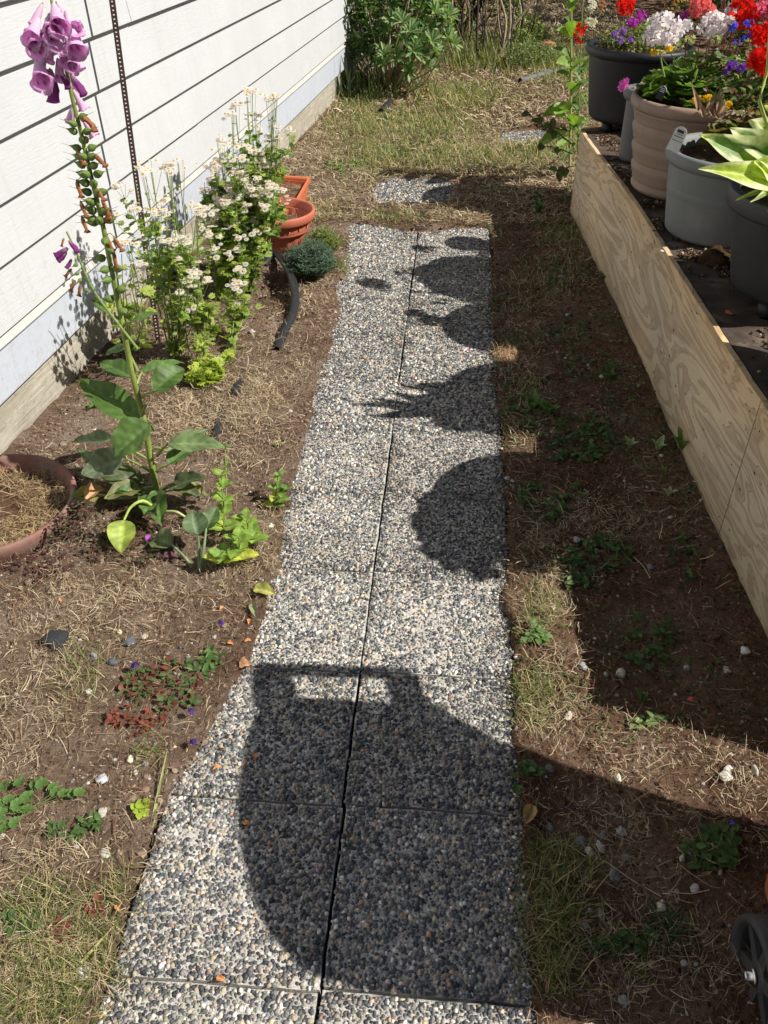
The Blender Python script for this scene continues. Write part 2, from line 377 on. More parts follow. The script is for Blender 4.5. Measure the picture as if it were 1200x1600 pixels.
M['sgrey'] = m_plain('small_pot_plastic', (.12, .12, .125), .55, .1, 10, .05)
M['terra'] = m_plain('terracotta_plastic', (.46, .13, .075), .55, .1, 14, .05, .4)
M['terra2'] = m_plain('orange_plastic', (.52, .14, .055), .5, .08, 14, .05, .4)
M['bowl'] = m_plain('faded_terracotta', (.27, .135, .11), .85, .25, 14, .3, .15, ((.24, .19, .15), 9, .48))
M['binorange'] = m_plain('orange_brown_plastic', (.42, .16, .05), .5, .08, 10, .05, .4)
M['rubber'] = m_plain('black_tyre', (.055, .055, .058), .6, .2, 30, .3, .4, ((.08, .07, .06), 14, .6))
M['metal'] = m_plain('zinc_bolt', (.55, .55, .53), .3, .1, 30); M['metal'].node_tree.nodes['Principled BSDF'].inputs['Metallic'].default_value = 1
M['hose'] = m_plain('black_pipe', (.022, .022, .024), .45, .2, 40, .1, .5, ((.09, .075, .06), 16, .6))
M['rod'] = m_plain('dark_brown_metal', (.04, .02, .018), .5, .2, 40, .1)
M['hole'] = m_plain('pale_hole', (.6, .57, .52), .7)
M['tagw'] = m_plain('plant_tag_white', (.7, .7, .68), .5, .05); M['ink'] = m_plain('print_ink', (.05, .05, .05), .7)
M['bark'] = m_plain('pale_bark', (.40, .32, .23), .9, .35, 30, .6); M['barkd'] = m_plain('dark_bark', (.06, .042, .03), .9, .3, 30, .6)
M['brick'] = m_plain('brick_red', (.36, .13, .08), .9, .25, 30, .6)
M['moss'] = m_plain('moss_soil', (.055, .035, .018), 1, .5, 50, 1.0, .05)
exec_parts = []

# ================================================================== GROUND
LE = np.array([(.2, -.60), (.62, -.585), (1.0, -.59), (1.15, -.545), (1.35, -.50), (1.58, -.475), (2.16, -.475), (3.0, -.50), (3.4, -.49), (4.0, -.536), (4.84, -.568), (5.2, -.57)])
YEND = 4.86
def dpath(x, y):
    w = .026 * (fbm(x * 9, y * 9, 3) - .5) * 2 + .02 * (vnoise(x * 2.2, y * 2.2, 8) - .5)
    l = np.interp(y, LE[:, 0], LE[:, 1]); r = .215 + .010 * np.sin(y * 3.1)
    d1 = np.maximum(np.maximum(l - x, x - r), y - YEND - .05 * np.sin(x * 9)) + w
    d2 = (((np.abs(x + .22) / .27) ** 2.6 + (np.abs(y - 5.56) / .27) ** 2.6) ** (1 / 2.6) - 1) * .26 + w * 2.2
    d3 = (((np.abs(x - .63) / .25) ** 2.4 + (np.abs(y - 6.93) / .23) ** 2.4) ** (1 / 2.4) - 1) * .24 + w * 2
    return np.minimum(np.minimum(d1, d2), d3)
def hout(x, y):
    h = .010 + .030 * (fbm(x * 2.6, y * 2.6, 21) - .5) + .022 * (fbm(x * 14, y * 14, 33, 3) - .5) * sstep(9, 4, y)
    dd = np.hypot(x + 1.42, y - 2.03); h = h + .02 * np.exp(-((dd - .33) / .05) ** 2) * sstep(-.1, .25, (x + 1.42) - (y - 2.03)) * (.6 + .8 * fbm(x * 9, y * 9, 41)) - .05 * sstep(.29, .27, dd)
    h = h + .05 * sstep(.28, .85, x) + .02 * sstep(-.7, -1.4, x)
    # hollow where the soil has sunk beside the black pipe
    h = h - .055 * np.exp(-(((x + .86) / .085) ** 2 + ((y - 3.98) / .26) ** 2))
    return h
def H(x, y):
    x = np.asarray(x, float); y = np.asarray(y, float)
    d = dpath(x, y); return -.045 + (hout(x, y) + .045) * sstep(-.012, .014, d)
def inview(x, y, z=0.0, m=60):
    P = np.stack([x, y, np.zeros_like(x) + z], -1) - CAM; dz = P @ FW
    u = 600 + FPX * (P @ RT) / dz; v = 800 - FPX * (P @ UP) / dz
    return (dz > .2) & (u > -m) & (u < 1200 + m) & (v > -m) & (v < 1600 + m)
def ground_sheet():
    b = B()
    # fine sheet in the middle, coarse skirts to the horizon, one connected grid
    xs = np.concatenate([[-60, -30, -15, -8, -5, -3.5, -2.6], np.arange(-2.1, 1.5, .0165), [1.8, 2.2, 3, 4.5, 8, 15, 30, 60]])
    ys = np.concatenate([[-40, -20, -10, -5, -3, -1.5, -.6, -.1], np.arange(.2, 3.2, .0165), np.arange(3.2, 9.4, .032), np.arange(9.5, 16, .15), [17, 19, 23, 30, 45, 70, 100]])
    X, Y = np.meshgrid(xs, ys, indexing='ij'); Z = H(X, Y)
    b.add(np.stack([X, Y, Z], -1).reshape(-1, 3), grid(len(xs), len(ys))[:, ::-1])
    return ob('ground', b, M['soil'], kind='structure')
ground_sheet()

# ================================================================== PATH: aggregate pavers, pebbles set in cement
PCOL = np.array([(.075, .081, .092), (.12, .126, .137), (.05, .054, .062), (.18, .179, .175), (.27, .262, .245), (.37, .325, .26), (.50, .41, .30), (.62, .60, .55), (.46, .28, .17), (.13, .137, .12)])
PPRB = np.array([.17, .16, .07, .16, .14, .10, .06, .09, .015, .035])
DV, DF = dome(2, 5); DVn, DFn = dome(2, 7)
def pebble_field(x0, x1, y0, y1, near, keep=None, dens=1.0):
    sp = .0071 / sqrt(dens); nx = int((x1 - x0) / sp); ny = int((y1 - y0) / (sp * .87))
    I, J = np.meshgrid(np.arange(nx), np.arange(ny), indexing='ij')
    X = x0 + (I + .5 + .5 * (J % 2)) * sp; Y = y0 + (J + .5) * sp * .87
    X = X.ravel() + rng.normal(0, sp * .23, X.size); Y = Y.ravel() + rng.normal(0, sp * .23, Y.size)
    k = (X > x0 + .001) & (X < x1 - .001) & (Y > y0 + .001) & (Y < y1 - .001) & (rng.random(len(X)) < .93 - .25 * sstep(.62, .8, fbm(X * 6, Y * 6, 77)))
    if keep is not None: k &= keep(X, Y)
    X, Y = X[k], Y[k]; n = len(X)
    s = sp * .5 * rng.lognormal(.06, .30, n).clip(.45, 1.8)
    S = np.stack([s * rng.uniform(1.05, 1.5, n), s * rng.uniform(.82, 1.05, n), s * rng.uniform(.7, 1.1, n)], 1)
    R = rotz(rng.uniform(0, 2 * pi, n))
    tilt = frame(np.stack([R[:, 0, 1], R[:, 1, 1], rng.normal(0, .16, n)], 1), np.stack([rng.normal(0, .16, n), rng.normal(0, .16, n), np.ones(n)], 1))
    ci = rng.choice(len(PCOL), n, p=PPRB / PPRB.sum()); C = PCOL[ci] * rng.uniform(.88, 1.20) * rng.uniform(.75, 1.25, (n, 1)) * (1 + rng.normal(0, .04, (n, 3)))
    dv, df = (DVn, DFn) if near else (DV, DF)
    b = B(); b.scatter(dv, df, np.stack([X, Y, -.0025 - .001 * rng.random(n) + 0 * X], 1), tilt, S, C.clip(0, 1))
    return b
path = thing('path', 'path', 'path', (0, 0, 0)); del path['label']; del path['category']; path['kind'] = 'structure'
def slab(b, x0, x1, y0, y1, ztop, bev=.003, t=.05):
    nx, ny = 14, 14
    xs = np.linspace(x0, x1, nx); ys = np.linspace(y0, y1, ny)
    e = lambda a: .0022 * (vnoise(a * 31, a * 17, 5) - .5)
    V = [];
    for i, x in enumerate(xs):
        for j, y in enumerate(ys):
            edge = i in (0, nx - 1) or j in (0, ny - 1)
            xx = x + (e(y + x) if i in (0, nx - 1) else 0) * 2; yy = y + (e(x - y) if j in (0, ny - 1) else 0) * 2
            V.append((xx, yy, ztop - (bev if edge else 0)))
    F = [tuple(q) for q in grid(nx, ny)[:, ::-1]]
    rim = [(i, 0) for i in range(nx)] + [(nx - 1, j) for j in range(1, ny)] + [(i, ny - 1) for i in range(nx - 2, -1, -1)] + [(0, j) for j in range(ny - 2, 0, -1)]
    idx = [i * ny + j for i, j in rim]; k0 = len(V)
    for q in idx: V.append((V[q][0], V[q][1], ztop - t))
    m2 = len(idx)
    for k in range(m2): F.append((idx[k], k0 + k, k0 + (k + 1) % m2, idx[(k + 1) % m2]))
    b.add(V, np.array(F))
XJ = (-.585, -.1825, -.1745, .228)
for r in range(-3, 11):
    for c in range(2):
        y0 = .696 + .3985 * r + .003 + (.003 if c else -.004); y1 = y0 + .3985 - .0065
        x0, x1 = (XJ[0], XJ[1]) if c == 0 else (XJ[2], XJ[3])
        j = .0015 * rng.normal(size=2); b = B(); slab(b, x0 + j[0], x1 + j[0], y0, y1, -.0025)
        pv = ob('paver', b, M['cement'], path, smooth=False)
        if y1 > .45:
            pb = pebble_field(x0 + j[0], x1 + j[0], y0, y1, y0 < 1.3, dens=1.0 if y0 < 2.3 else .72)
            if len(pb.V): ob('exposed_pebbles', pb, M['pebble'], pv, kind='stuff')
# two stepping slabs further up the lawn
for (cx, cy, w, lab) in ((-.22, 5.56, .30, 'pebbled concrete stepping slab just past the end of the path, half in shadow'), (.63, 6.93, .29, 'pebbled concrete stepping slab in the dry lawn beside the far planter corner')):
    t = thing('stepping_slab', lab, 'stepping stone', (cx, cy, 0)); b = B(); slab(b, cx - w, cx + w, cy - w, cy + w, -.0025)
    s_ = ob('slab_body', b, M['cement'], t, smooth=False)
    ob('exposed_pebbles', pebble_field(cx - w, cx + w, cy - w, cy + w, False, dens=.42), M['pebble'], s_, kind='stuff')

# ================================================================== GROUND LITTER
def blobs(L):
    A = []
    for (px, py, rx, ry, s) in L:
        p = gp(px, py); q = gp(px + rx, py); k = gp(px, py - ry); A.append((p[0], p[1], abs(q[0] - p[0]), abs(k[1] - p[1]), s))
    def f(x, y):
        o = np.zeros_like(x)
        for a in A: o = np.maximum(o, a[4] * np.exp(-(((x - a[0]) / a[2]) ** 2 + ((y - a[1]) / a[3]) ** 2)))
        return o
    f.A = A; return f
def blob_pts(f, dens, smax=9):
    X = []; Y = []; G = []
    for a in f.A:
        n = int(dens * a[4] * pi * a[2] * a[3] / (1 + .25 * a[1] ** 1.6)); X.append(rng.normal(a[0], a[2] * .55, n)); Y.append(rng.normal(a[1], a[3] * .55, n)); G.append(np.full(n, a[4]))
    return np.concatenate(X), np.concatenate(Y), np.concatenate(G)
straw_f = blobs([(400, 640, 70, 90, 1), (300, 660, 80, 50, .9), (250, 560, 60, 60, .4), (60, 790, 110, 60, .8), (400, 860, 50, 70, .8), (120, 960, 130, 60, .5), (60, 1100, 90, 120, .45), (240, 940, 90, 40, .45),
                 (480, 480, 40, 60, .5), (320, 1290, 60, 130, .35), (90, 1350, 120, 60, .5), (90, 1500, 140, 120, .9), (860, 980, 40, 90, .75), (860, 1120, 50, 60, .7), (1050, 1190, 150, 45, .35), (1160, 1260, 60, 50, .45), (880, 420, 60, 60, .35),
                 (850, 850, 60, 40, .5), (820, 620, 40, 90, .5), (1000, 1300, 220, 90, .3), (1000, 1500, 200, 100, .45), (940, 820, 130, 60, .4), (1100, 800, 50, 60, .2), (500, 420, 40, 30, .4), (820, 500, 40, 60, .35)])
green_f = blobs([(845, 965, 35, 35, .8), (840, 1085, 38, 30, 1), (835, 1120, 30, 30, .5), (870, 1360, 60, 45, .9), (865, 1440, 60, 50, 1), (860, 1520, 50, 35, .8), (1040, 1460, 26, 26, 1.6), (110, 1500, 90, 70, .8), (60, 1570, 90, 50, 1.0), (60, 1400, 50, 40, .5), (240, 1180, 30, 30, .3), (130, 1060, 40, 50, .3), (180, 1400, 50, 50, .4), (70, 1440, 60, 60, .5),
                 (830, 610, 25, 20, .4), (880, 380, 40, 20, .5), (840, 450, 50, 40, .3), (720, 155, 60, 18, 1), (660, 200, 90, 25, .7), (820, 250, 90, 22, .7), (900, 240, 30, 25, 1), (560, 200, 60, 30, .4), (600, 250, 80, 30, .5), (700, 250, 80, 20, .7), (610, 345, 60, 10, .7), (870, 110, 50, 25, 1.2), (820, 80, 60, 20, .9), (560, 160, 40, 15, 1), (210, 720, 10, 40, .4), (490, 340, 40, 20, .4), (540, 420, 18, 14, .8), (990, 1530, 40, 20, .3)])
wallx = lambda y: -1.498 + .0862 * (y - 2.5)
plx = lambda y: .874 - .054 * (y - 2.073)
def allowed(x, y, pad=.0):
    k = (x > wallx(y) + .01) & ~((x > plx(y) - .01) & (y < 5.1) & (y > 1.2))
    return k & (dpath(x, y) > pad)
def sample(n, y0, y1, x0=-2.0, x1=1.7):
    y = y0 + (y1 - y0) * rng.random(n) ** 1.0; x = rng.uniform(x0, x1, n)
    k = inview(x, y) ; return x[k], y[k]
# soil crumbs
b = B()
for (y0, y1, n, s0) in ((.4, 1.8, 80000, .0022), (1.8, 3.4, 62000, .0029), (3.4, 5.6, 32000, .0042), (5.6, 9, 9000, .008)):
    x, y = sample(n, y0, y1); k = allowed(x, y, -9) & (dpath(x, y) > .004 - rng.exponential(.034, len(x))) & (rng.random(len(x)) < .45 + .9 * fbm(x * 5, y * 5, 51) - .2 * straw_f(x, y)); x, y = x[k], y[k]; m = len(x)
    s = s0 * rng.lognormal(0, .5, m).clip(.4, 3.2)
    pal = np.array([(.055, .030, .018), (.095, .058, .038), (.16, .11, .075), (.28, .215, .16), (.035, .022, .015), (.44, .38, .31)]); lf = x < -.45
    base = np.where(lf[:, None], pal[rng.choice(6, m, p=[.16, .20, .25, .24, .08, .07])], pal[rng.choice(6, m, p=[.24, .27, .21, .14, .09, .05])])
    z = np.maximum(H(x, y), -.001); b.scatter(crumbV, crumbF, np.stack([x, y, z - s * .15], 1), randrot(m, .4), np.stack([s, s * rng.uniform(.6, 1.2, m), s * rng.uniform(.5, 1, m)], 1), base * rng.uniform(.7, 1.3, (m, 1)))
for (y0, y1, n, s0) in ((.45, 2.2, 3800, .0052), (2.2, 5.0, 3000, .0062)):
    x, y = sample(n, y0, y1); k = allowed(x, y, .004) & (rng.random(len(x)) < sstep(.42, .62, fbm(x * 4.5, y * 4.5, 151))); x, y = x[k], y[k]; m = len(x); s = s0 * rng.lognormal(0, .42, m).clip(.5, 2.4); lf = (x < -.45)[:, None]
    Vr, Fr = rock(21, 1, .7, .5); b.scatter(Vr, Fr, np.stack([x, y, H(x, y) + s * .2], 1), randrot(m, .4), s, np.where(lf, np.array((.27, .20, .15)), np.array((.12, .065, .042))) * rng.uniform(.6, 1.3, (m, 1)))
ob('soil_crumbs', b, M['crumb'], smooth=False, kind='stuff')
# fine gravel lying in the soil
b = B(); pv_, pf_ = rock(3, 1, .6, .15)
for (y0, y1, n) in ((.45, 2.4, 2600), (2.4, 5.2, 1700)):
    x, y = sample(n, y0, y1); k = allowed(x, y, .0) & (rng.random(len(x)) < .08 + .55 * sstep(.5, .75, fbm(x * 3.3, y * 3.3, 61))); x, y = x[k], y[k]; m = len(x)
    s = .0042 * rng.lognormal(0, .4, m).clip(.5, 2.4)
    base = np.array([(.5, .47, .41), (.3, .3, .3), (.6, .55, .48), (.1, .11, .12), (.45, .33, .2)])[rng.choice(5, m, p=[.3, .25, .2, .15, .1])]
    b.scatter(pv_, pf_, np.stack([x, y, H(x, y) + s * .25], 1), randrot(m, .3), s, base * rng.uniform(.7, 1.2, (m, 1)))
ob('fine_gravel', b, M['stone'], kind='stuff')
# dry thatch
b = B()
for (y0, y1, n, L, w) in ((.4, 1.9, 105000, .022, .0006), (1.9, 3.4, 88000, .025, .0008), (3.4, 5.0, 44000, .028, .0012), (4.9, 7.2, 58000, .036, .0021), (7.2, 14.5, 62000, .055, .0038)):
    x, y = sample(n, y0, y1, -1.6, 2.4); cl = fbm(x * 7, y * 7, 91)
    p = np.maximum(straw_f(x, y) * .6, .32) * sstep(.3, .6, cl) + .08
    p = np.where(y > 4.9, np.maximum(p, (.35 + .55 * sstep(.4, .55, fbm(x * 2.2, y * 1.4, 95))) * sstep(4.85, 5.0, y + .1 * np.sin(x * 7))), p)
    p = p * np.where((x > .5) & (y < 4.9), .5, 1)
    k = allowed(x, y, -.01) & (rng.random(len(x)) < p); x, y = x[k], y[k]; m = len(x)
    a = rng.uniform(0, 2 * pi, m) + 1.2 * (vnoise(x * 4, y * 4, 7) - .5)
    up = np.abs(rng.normal(.0, .3, m)) + .02
    d = np.stack([np.cos(a), np.sin(a), up], 1); R = frame(d, np.stack([rng.normal(0, .5, m), rng.normal(0, .5, m), np.ones(m)], 1))
    S = np.stack([w * rng.uniform(.6, 1.5, m), L * rng.lognormal(0, .45, m).clip(.3, 2.6), L * rng.uniform(-1, 1.2, m)], 1)
    dry = np.clip(straw_f(x, y) * 1.1 + .28 + (y > 4.95), 0, 1) > rng.random(m)
    base = np.where(dry[:, None], np.array([(.50, .41, .26), (.40, .32, .19), (.64, .54, .38), (.26, .19, .12), (.16, .10, .06)])[rng.choice(5, m, p=[.32, .27, .17, .14, .1])], np.array([(.15, .075, .042), (.21, .11, .065), (.09, .045, .028), (.28, .17, .10)])[rng.choice(4, m, p=[.35, .3, .2, .15])])
    b.scatter(strawV, strawF, np.stack([x, y, H(x, y) + .002 + rng.random(m) * .010], 1), R, S, base * rng.uniform(.75, 1.2, (m, 1)))
m = 3400; x, y = sample(m, .6, 4.4, -1.5, .85); k = allowed(x, y, .0) & ((x < -.4) | (rng.random(len(x)) < .35)) & (fbm(x * 3, y * 3, 191) > .42); x, y = x[k], y[k]; m = len(x)
S = np.stack([.0011 * rng.uniform(.5, 1.4, m), .055 * rng.lognormal(0, .4, m), .03 * rng.uniform(-1, 1, m)], 1)
b.scatter(strawV, strawF, np.stack([x, y, H(x, y) + .004 + .012 * rng.random(m)], 1), randrot(m, .22), S, np.array([(.26, .15, .09), (.16, .085, .055), (.42, .31, .2), (.33, .2, .12)])[rng.integers(0, 4, m)] * rng.uniform(.7, 1.2, (m, 1)))
x, y, g = blob_pts(straw_f, 24000); k = allowed(x, y, -.03) & (fbm(x * 16, y * 16, 92) > .36); x, y = x[k], y[k]; m = len(x)
a = rng.uniform(0, 2 * pi, m); d = np.stack([np.cos(a), np.sin(a), np.abs(rng.normal(0, .45, m)) + .03], 1); R = frame(d, np.stack([rng.normal(0, .5, m), rng.normal(0, .5, m), np.ones(m)], 1)); w = np.interp(y, [.5, 2, 4], [.0006, .0008, .0012])
S = np.stack([w * rng.uniform(.5, 1.3, m), .025 * rng.lognormal(0, .5, m).clip(.3, 2.8), .03 * rng.uniform(-1, 1.2, m)], 1)
base = np.array([(.52, .42, .27), (.42, .33, .20), (.64, .54, .38), (.30, .22, .14)])[rng.choice(4, m, p=[.35, .28, .22, .15])]
b.scatter(strawV, strawF, np.stack([x, y, np.maximum(H(x, y), -.002) + .002 + rng.random(m) * .016], 1), R, S, base * rng.uniform(.75, 1.2, (m, 1)))
ob('dry_grass_thatch', b, M['straw'], smooth=False, kind='stuff')
# living grass blades
b = B()
for (y0, y1, n, L, w) in ((.4, 1.7, 26000, .034, .0011), (1.7, 3.4, 14000, .034, .0014), (3.4, 5.0, 12000, .034, .0016), (5.0, 7.3, 26000, .034, .0022), (7.3, 14.5, 50000, .05, .0034)):
    x, y = sample(n, y0, y1, -1.6, 1.9); g = green_f(x, y); cl = sstep(.42, .62, fbm(x * 11, y * 11, 71))
    p = g * (.25 + .8 * cl) + .012 * cl + np.where(y > 4.95, .28 * sstep(.5, .68, fbm(x * 2.4 + 9, y * 1.6, 99)), 0)
    k = allowed(x, y, -.008) & (rng.random(len(x)) < p); x, y, g = x[k], y[k], g[k]; m = len(x)
    a = rng.uniform(0, 2 * pi, m) + 2.0 * vnoise(x * 9, y * 9, 17); d = np.stack([np.cos(a), np.sin(a), rng.uniform(.35, 1.6, m)], 1)
    R = frame(d, np.stack([-np.cos(a), -np.sin(a), np.ones(m)], 1))
    S = np.stack([w * rng.uniform(.7, 1.4, m), L * rng.lognormal(0, .35, m).clip(.4, 2.2), -L * rng.uniform(.2, 1.3, m)], 1)
    dead = rng.random(m) < .38
    c = np.where(dead[:, None], np.array((.42, .35, .17)), np.array((.125, .165, .045))) * rng.uniform(.65, 1.3, (m, 1))
    c = c * np.array([1, 1, 1]) + np.where(dead[:, None], 0, 1) * rng.uniform(0, .06, (m, 1)) * np.array([1.2, 1, .1])
    dk = (g > 1.2)[:, None]; c = np.where(dk, np.array((.06, .11, .035)) * rng.uniform(.7, 1.3, (m, 1)), c)
    b.scatter(bladeV, bladeF, np.stack([x, y, H(x, y)], 1), R, S, c)
x, y, g = blob_pts(green_f, 26000); k = allowed(x, y, -.025); x, y, g = x[k], y[k], g[k]
tx = np.round(x / .02) * .02 + .007 * np.sin(y * 300); ty = np.round(y / .024) * .024 + .007 * np.sin(x * 300); x, y = tx + (x - tx) * .45, ty + (y - ty) * .45; m = len(x)
a = np.arctan2(y - ty, x - tx) + rng.normal(0, .7, m); d = np.stack([np.cos(a), np.sin(a), rng.uniform(.5, 2.2, m)], 1); R = frame(d, np.stack([-np.cos(a), -np.sin(a), np.ones(m)], 1)); L = np.interp(y, [.5, 5, 9], [.042, .042, .08])
S = np.stack([np.interp(y, [.5, 2, 4, 9], [.0008, .0010, .0014, .0035]) * rng.uniform(.7, 1.4, m), L * rng.lognormal(0, .4, m).clip(.4, 2.0), -L * rng.uniform(.3, 1.6, m)], 1)
dead = rng.random(m) < .40; c = np.where(dead[:, None], np.array((.46, .38, .20)), np.array((.15, .20, .055))) * rng.uniform(.65, 1.3, (m, 1)); c = np.where((g > 1.3)[:, None], np.array((.07, .13, .04)) * rng.uniform(.7, 1.3, (m, 1)), c)
b.scatter(bladeV, bladeF, np.stack([x, y, np.maximum(H(x, y), -.003)], 1), R, S, c)
ob('grass', b, M['grass'], smooth=False, kind='stuff')
# pale willow fluff caught in the litter
b = B(); m = 26000; x, y = sample(m, .6, 5.0, -1.4, .95); fl = fbm(x * 6.5, y * 6.5, 131)
k = allowed(x, y, -.02) & (rng.random(len(x)) < sstep(.62, .75, fl) * np.where(x > .2, .9, .35)); x, y = x[k], y[k]; m = len(x)
S = np.stack([np.full(m, .00022), .011 * rng.uniform(.5, 1.5, m), .006 * rng.uniform(-1, 1, m)], 1)
b.scatter(strawV, strawF, np.stack([x, y, H(x, y) + .003 + rng.random(m) * .006], 1), randrot(m, .5), S, np.full((m, 3), .62))
ob('seed_fluff', b, M['straw'], smooth=False, kind='stuff')

# ================================================================== HOUSE WALL
wd = norm(np.array([.0859, .9963, 0])); wnrm = np.array([wd[1], -wd[0], 0])      # wnrm points to the garden (+X)
WP = np.array([-1.498, 2.5, 0.0])
def W(s, o, z): return WP + wd * s + wnrm * o + np.array([0, 0, z])
def wall_piece(b, s0, s1, prof, ns=2):
    """prof: closed list of (offset, z); extruded along the wall"""
    V = []; k = len(prof)
    for s in np.linspace(s0, s1, ns):
        for (o, z) in prof: V.append(W(s, o, z))
    F = grid(ns, k, True); b.add(V, F)
    c0 = np.mean(V[:k], 0); 
    b.add([*V[:k], c0], np.array([(i, (i + 1) % k, k) for i in range(k)])); b.add([*V[-k:], np.mean(V[-k:], 0)], np.array([((i + 1) % k, i, k) for i in range(k)]))
wall = thing('house_wall', 'white lap sided house wall with pale blue trim and bare concrete footing, along the left', 'house wall', tuple(W(0, 0, 0)))
S0, S1 = -4.2, 6.55
zs = [.44, .637, .81, .985, 1.165] + [1.165 + .178 * i for i in range(1, 9)]
for i in range(len(zs) - 1):
    z0, z1 = zs[i], zs[i + 1] + .012
    cuts = [S0] + {0: [2.31], 1: [2.05], 2: [-.9], 3: [5.0], 4: [1.4]}.get(i, [0.6 + (i * 1.7) % 3]) + [S1]
    for a, c in zip(cuts[:-1], cuts[1:]):
        b = B(); d = .0015 * rng.normal()
        wall_piece(b, a + .0008, c - .0008, [(.000, z0), (.026 + d, z0 - .000), (.0275 + d, z0 + .002), (.0035, z1), (-.004, z1), (-.006, z0 + .02)], 2)
        ob('siding_board', b, M['siding'], wall, smooth=False)
b = B(); wall_piece(b, S0, S1, [(-.03, .225), (-.0075, .225), (-.0075, 2.6), (-.03, 2.6)]); ob('sheathing', b, M['dark'], wall, smooth=False)
b = B(); wall_piece(b, S0, S1, [(-.007, .398), (.020, .396), (.022, .401), (.006, .434), (-.007, .438)]); ob('drip_cap', b, M['cap'], wall, smooth=False)
for a, c in ((S0, 5.35), (5.355, S1)):
    b = B(); wall_piece(b, a, c, [(-.007, .222), (.006, .222), (.007, .226), (.007, .3945), (-.007, .3945)]); ob('skirt_board', b, M['skirt'], wall, smooth=False)
b = B(); nS, nZ = 160, 10; ss = np.linspace(S0, S1, nS); zz = np.linspace(-.25, .205, nZ)
SS, ZZ = np.meshgrid(ss, zz, indexing='ij'); oo = -.030 + .010 * (fbm(SS * 5, ZZ * 18, 44) - .5) - .0 * ZZ
V = WP + SS[..., None] * wd + oo[..., None] * wnrm + ZZ[..., None] * np.array([0, 0, 1]); b.add(V.reshape(-1, 3), grid(nS, nZ))
wall_piece(b, S0, S1, [(-.25, .205), (-.030, .205), (-.034, .2055), (-.25, .2055)]); ob('foundation', b, M['found'], wall, smooth=False)
b = B(); wall_piece(b, S0, S1, [(-.06, .206), (-.024, .206), (-.024, .2235), (-.06, .2235)]); ob('shadow_gap_strip', b, M['dark'], wall, smooth=False)
# wall returns away from the garden at the far end
b = B(); V, F = hull8([W(S1, -3, -.2), W(S1, -3, 2.6), W(S1 + .02, -3, -.2), W(S1 + .02, -3, 2.6), W(S1, -.02, -.2), W(S1, -.02, 2.6), W(S1 + .02, -.02, -.2), W(S1 + .02, -.02, 2.6)]); b.add(V, F); ob('end_wall', b, M['siding'], wall, smooth=False)
b = B(); wall_piece(b, S1 - .004, S1 + .018, [(-.02, .225), (.021, .225), (.021, 2.6), (-.02, 2.6)]); ob('corner_board', b, M['skirt'], wall, smooth=False)

# ================================================================== PLANTER BOX
PZ = .53
pl = thing('planter_box', 'long raised plywood planter box with dark weathered top, along the right side', 'planter', (1.3, 3.0, 0))
def PP(y, o, z): return np.array([plx(y) + o, y, z])
def pl_panel(name, ya, yb, za, zb, mat, tilt=0.0):
    ny, nz = 60, 8; Y = np.linspace(ya, yb, ny); b = B(); V = []
    for s in (0, 1):
        for yy in Y:
            for k in range(nz):
                f = k / (nz - 1); zt = PZ - .035 * sstep(3.5, 5.1, yy) + .004 * (vnoise(yy * 24, 2, 16) - .5); zb_ = za + .014 * (fbm(yy * 9, 3.3, 5) - .5) * 2 + .01 * (vnoise(yy * 60, 1, 6) - .5)
                z = zb_ * (1 - f) + zt * f; V.append(PP(yy, .018 * s + tilt * f + .004 * np.sin(yy * 2), z))
    V = np.array(V); n1 = ny * nz; F = list(map(tuple, grid(ny, nz)[:, ::-1])) + [tuple(np.array(q) + n1) for q in grid(ny, nz)]
    for i in range(ny - 1):
        a = i * nz + nz - 1; F.append((a, a + nz, a + nz + n1, a + n1)); a = i * nz; F.append((a, a + n1, a + nz + n1, a + nz))
    for k in range(nz - 1):
        F.append((k, k + 1, k + 1 + n1, k + n1)); a = (ny - 1) * nz + k; F.append((a, a + n1, a + 1 + n1, a + 1))
    b.add(V, np.array(F)); return ob(name, b, mat, pl, smooth=False)
pl_panel('plywood_panel', 2.0765, 5.09, .045, PZ, M['ply1']); pl_panel('plywood_panel', 1.30, 2.0715, .04, PZ, M['ply2'])
# deck boards
for i, (ya, yb) in enumerate(((1.32, 2.9), (2.904, 4.05), (4.054, 5.10))):
    b = B(); zt = PZ - .005 - .035 * sstep(3.5, 5.1, np.array([ya, yb]))
    yr = yb if i < 2 else 5.75; P = [PP(ya, .021, zt[0] - .02), PP(ya, .021, zt[0]), PP(yb, .021, zt[1] - .02), PP(yb, .021, zt[1]), (2.3, ya, zt[0] - .02), (2.3, ya, zt[0]), (2.3, yr, zt[1] - .02), (2.3, yr, zt[1])]
    V, F = hull8(P); b.add(V, F); ob('deck_board', b, M['deck'], pl, smooth=False)
b = B(); V, F = hull8([(plx(5.1) + .0, 5.11, .04), (plx(5.1), 5.11, PZ - .03), (plx(5.1), 5.13, .04), (plx(5.1), 5.13, PZ - .03), (2.3, 5.77, .04), (2.3, 5.77, PZ - .03), (2.3, 5.79, .04), (2.3, 5.79, PZ - .03)]); b.add(V, F); ob('end_panel', b, M['plyedge'], pl, smooth=False)
b = B(); V, F = hull8([(.925, 1.297, .03), (.925, 1.297, PZ), (.93, 1.315, .03), (.93, 1.315, PZ), (2.3, .72, .03), (2.3, .72, PZ), (2.3, .74, .03), (2.3, .74, PZ)]); b.add(V, F); ob('end_panel', b, M['plyedge'], pl, smooth=False)  # unseen near end, skewed so its cast shadow edge lies at that angle
b = B(); V, F = hull8([(.93, 1.316, .50), (.93, 1.316, PZ - .005), (.93, 1.319, .50), (.93, 1.319, PZ - .005), (2.3, .742, .50), (2.3, .742, PZ - .005), (2.3, 1.319, .50), (2.3, 1.319, PZ - .005)]); b.add(V, F); ob('deck_board', b, M['deck'], pl, smooth=False)

